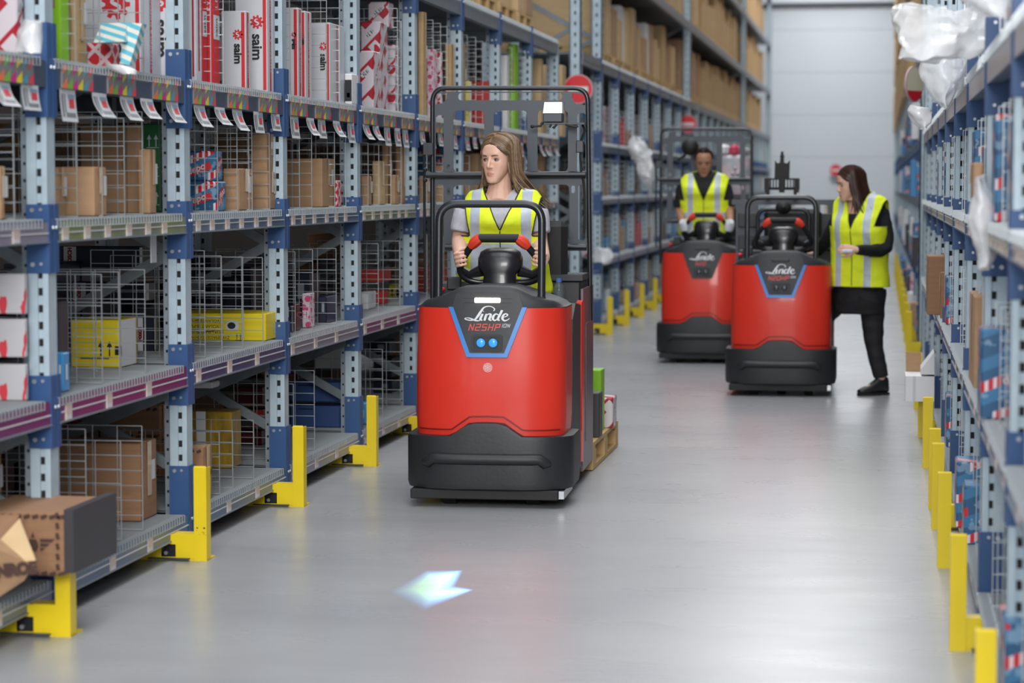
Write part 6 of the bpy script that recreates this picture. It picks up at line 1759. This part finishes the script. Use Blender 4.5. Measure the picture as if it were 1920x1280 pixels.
    for s in ('r', 'l'):
        an = Vector(P['an_'+s]); tf = Vector(P.get('toe_'+s, (0, -1, 0))).normalized(); sd = Vector((-tf.y, tf.x, 0)); b = MB(); rings = []
        for d_, w_, z0, z1 in ((-.055, .022, -.075, -.02), (-.045, .034, -.08, .035), (0, .038, -.08, .045), (.05, .038, -.08, .02), (.10, .044, -.08, -.02), (.15, .042, -.08, -.035), (.185, .026, -.078, -.05)):
            ct = an+tf*d_; rings.append([tuple(ct+sd*w_*math.cos(a)*(1 if math.sin(a) > -.3 else 1.05)+Vector((0, 0, (z0+z1)/2+(z1-z0)/2*max(-1, math.copysign(abs(math.sin(a))**.7, math.sin(a)))))) for a in [2*math.pi*i/14 for i in range(14)]])
        b.loft(rings); sh_ = b.build('shoe', mat('black_leather', rgb(34, 34, 36), .4), t, smooth=True, angle=50)
        b = MB(); b.loft([[tuple(an+tf*(d_)+sd*w_*sg+Vector((0, 0, z))) for d_, w_, sg in ((-.058, .025, -1), (0, .041, -1), (.1, .047, -1), (.185, .028, -1), (.195, .0, 1), (.185, .028, 1), (.1, .047, 1), (0, .041, 1), (-.058, .025, 1))] for z in (-.095, -.076)]); b.build('sole', rubber, sh_)
    return t, Mh
blonde = [mat('hair_light_brown', rgb(150, 122, 94), .42, 0, .35, 60), mat('hair_mid_brown', rgb(112, 86, 62), .42, 0, .3, 60), mat('hair_dark_streak', rgb(80, 60, 44), .45)]
brunette = [mat('hair_dark_brown', rgb(62, 42, 36), .36, 0, .3, 50), mat('hair_chestnut', rgb(80, 50, 42), .36), mat('hair_deep_brown', rgb(44, 30, 28), .38)]
darkhair = [mat('hair_black_brown', rgb(48, 28, 26), .36, 0, .3, 50), mat('hair_reddish', rgb(66, 34, 30), .36)]
skinA = skin_mat('fair_skin', rgb(224, 180, 158), rgb(202, 128, 118), rgb(222, 150, 130))
skinB = skin_mat('brown_skin', rgb(160, 116, 90), rgb(128, 78, 68), rgb(160, 106, 84))
skinC = skin_mat('light_skin', rgb(216, 172, 150), rgb(186, 112, 106), rgb(216, 150, 134))
grey_tee = mat('grey_marl_cotton', rgb(182, 182, 192), .85, 0, .1, 80); black_knit = mat('black_knit', rgb(16, 16, 19), .85); black_denim = mat('black_denim', rgb(26, 26, 30), .8)
# driver of the nearest truck
ZP = .192; W1y = 11.62
O1 = at_y(938, 500, W1y); O1.z = ZP
def l1(x, y, dy=0.0): q = at_y(x, y, W1y+dy); return Vector((q.x-O1.x, q.y-O1.y, q.z-O1.z))
gl_, gr_ = Matrix.Translation(T1) @ Matrix.Rotation(A1, 4, 'Z') @ Vector((-.186, .468, 1.145)), Matrix.Translation(T1) @ Matrix.Rotation(A1, 4, 'Z') @ Vector((.186, .468, 1.145))
gl_ -= O1; gr_ -= O1
hd = l1(936, 300, .02); zs1 = l1(938, 356).z
P1 = dict(head=hd, hyaw=math.radians(-24), hpitch=math.radians(4), neck=(hd.x+.0, .04, zs1+.005), zs=zs1, zh=zs1-.52, tyaw=math.radians(3), tx=0.01, ty=.03, w=1.0, skin=skinA, lid=mat('lid_fair', rgb(186, 136, 116), .5), brow=mat('brow_brown', rgb(92, 66, 48), .7),
          sh_r=l1(872, 397, .02), el_r=l1(862, 452, .0), wr_r=gl_+Vector((-.018, .062, .0)), hand_r=('grip', gl_, (-.22, .0, 1), (-.55, .85, .0), (-.3, -1, 0), 1),
          sh_l=l1(1008, 396, .02), el_l=l1(1012, 455, .0), wr_l=gr_+Vector((.022, .062, .0)), hand_l=('grip', gr_, (.22, .0, 1), (.55, .85, .0), (.3, -1, 0), 1),
          hip_r=(-.09, .03, .80), kn_r=(-.10, .0, .45), an_r=(-.11, .04, .095), hip_l=(.09, .03, .80), kn_l=(.10, .0, .45), an_l=(.11, .04, .095),
          sleeve='short', shirt=grey_tee, trousers=black_denim, strip=.128, band=zs1-.29, hem=.56, vbot=l1(940, 432).z, neckw=.088, vw=1.05, flare=.05, vox=.0034, seed=1, look=-.0014, lean=0.0)
w1, M1 = person('woman with long fair-brown hair, yellow vest and grey t-shirt driving the nearest truck', O1, P1)
hair_long('hair', M1, w1, blonde, (.050, .05, -.185), (-.045, .03, -.17), 200, 3, 1.0)
# driver of the far left truck
W2y = 20.62; O2 = at_y(1321, 450, W2y); O2.z = ZP
def l2(x, y, dy=0.0): q = at_y(x, y, W2y+dy); return Vector((q.x-O2.x, q.y-O2.y, q.z-O2.z))
g2l, g2r = T2+Vector((-.186, .468, 1.145))-O2, T2+Vector((.186, .468, 1.145))-O2
hd = l2(1320, 306); zs2 = l2(1320, 326).z
P2 = dict(head=hd, hyaw=math.radians(3), hpitch=math.radians(12), neck=(0, .03, zs2+.01), zs=zs2, zh=zs2-.54, w=1.08, skin=skinB, lid=mat('lid_brown', rgb(120, 80, 60), .5), brow=mat('brow_dark', rgb(40, 26, 22), .7), iris=(40, 28, 22), edown=.003,
          sh_r=l2(1280, 350, .02), el_r=l2(1275, 395, .0), wr_r=g2l+Vector((-.018, .062, .02)), hand_r=('grip', g2l, (-.22, 0, 1), (-.55, .85, 0), (-.3, -1, 0), 1),
          sh_l=l2(1361, 350, .02), el_l=l2(1367, 392, .0), wr_l=g2r+Vector((.018, .062, .02)), hand_l=('grip', g2r, (.22, 0, 1), (.55, .85, 0), (.3, -1, 0), 1),
          hip_r=(-.09, .03, .84), kn_r=(-.10, .0, .47), an_r=(-.11, .04, .095), hip_l=(.09, .03, .84), kn_l=(.10, .0, .47), an_l=(.11, .04, .095),
          sleeve='elbow', collar=True, shirt=black_knit, trousers=black_denim, strip=.118, band=zs2-.36, hem=zs2-.60, vbot=l2(1312, 378).z, neckw=.10, vw=1.05, vox=.006, piping=False, seed=2)
w2, M2 = person('woman with tied dark hair, yellow vest and white gloves driving the far left truck', O2, P2)
hair_tied('hair', M2, w2, darkhair)
for gg, wr_, sg in ((g2l, P2['wr_r'], -1), (g2r, P2['wr_l'], 1)):
    b = MB(); finger_grip(b, gg, (sg*.22, 0, 1), (sg*.55, .85, 0), (sg*.3, -1, 0), .0215, 1, wr_); k = MB()
    me = remesh(b, .0045, 1); 
    for v in me.vertices: v.co += v.normal*.004
    me.materials.append(mat('white_knit_glove', rgb(206, 208, 214), .85)); obj('work_glove', me, w2)
    b = MB(); d = (Vector(P2['el_r' if sg < 0 else 'el_l'])-Vector(wr_)).normalized(); b.tube([tuple(Vector(wr_)-d*.02), tuple(Vector(wr_)+d*.035)], [.032, .034], 14); b.build('glove_cuff', mat('white_knit_glove', rgb(206, 208, 214), .85), w2, smooth=True, angle=50)
# woman standing beside the third truck
W3y = 16.98; O3 = at_z(1641, 740); W3y = O3.y; O3.z = 0
def l3(x, y, dy=0.0): q = at_y(x, y, W3y+dy); return Vector((q.x-O3.x, q.y-O3.y, q.z-O3.z))
hd = l3(1594, 346, .0); tc_ = l3(1612, 450); zs3 = l3(1612, 364).z
P3 = dict(head=hd, hyaw=math.radians(-66), hpitch=math.radians(10), neck=(l3(1606, 370).x, .02, zs3+.005), zs=zs3, zh=l3(0, 575).z, tyaw=math.radians(-24), tx=tc_.x, ty=.03, w=1.02, skin=skinC, lid=mat('lid_light', rgb(180, 132, 114), .5), brow=mat('brow_dark', rgb(40, 26, 22), .7), edown=.003,
          sh_r=l3(1578, 399, .06), el_r=l3(1552, 446, .16), wr_r=l3(1532, 474, .30), hand_r=('flat', (-1, .2, -.25), (0, .3, 1), 1, .3),
          sh_l=l3(1653, 398, .0), el_l=l3(1660, 464, -.06), wr_l=l3(1606, 468, -.28), hand_l=('flat', (-1, -.15, .04), (.1, -1, .15), -1, .35),
          hip_r=l3(1596, 550, .04), kn_r=l3(1553, 588, .42), an_r=(l3(1530, 660, .62).x, .62, .30), toe_r=(-1, -.3, 0), hip_l=l3(1636, 552, .02), kn_l=l3(1638, 636, .0), an_l=(l3(1652, 720).x, .0, .095), toe_l=(-.85, -.55, 0),
          sleeve='long', shirt=black_knit, trousers=black_denim, strip=.112, band=5.0, hem=l3(1612, 537).z, vbot=l3(1592, 432).z, neckw=.085, vw=1.10, vox=.0055, piping=False, seed=5, lean=.0)
w3, M3 = person('standing woman with long dark hair, yellow vest and black trousers beside the parked truck', O3, P3)
hair_long('hair', M3, w3, brunette, (.03, .0, -.15), (.02, .0, -.14), 230, 9, 1.0, (-56, 92), (.07, .02, .02), .0075)
b = MB(); q = l3(1588, 470, -.33); b.cbox(q.x-.035, q.x+.04, q.y-.012, q.y+.006, q.z-.012, q.z+.010, .004); nt_ = b.build('folded_note', mat('pale_note', rgb(204, 206, 224), .5), None)
tag(nt_, 'small white folded note held in the standing woman\'s hand', 'paper'); nt_.location = O3
# ------------------------------------------------------------------ labels: single out look-alikes by their order from the camera
def finalize():
    bpy.context.view_layer.update()
    g = {}
    for o in THINGS: g.setdefault(o['label'], []).append(o)
    for lab, os_ in g.items():
        if len(os_) < 2: continue
        os_.sort(key=lambda o: o.matrix_world.translation.y)
        for i, o in enumerate(os_):
            o['label'] = lab+', '+ordinal(i)+' from the camera'
            if len(o['label'].split()) > 16: o['label'] = ' '.join(lab.replace('of the ', '').replace('the ', '').replace('shelving bay', 'bay').split()[:12])+', '+ordinal(i)+' from camera'
finalize()
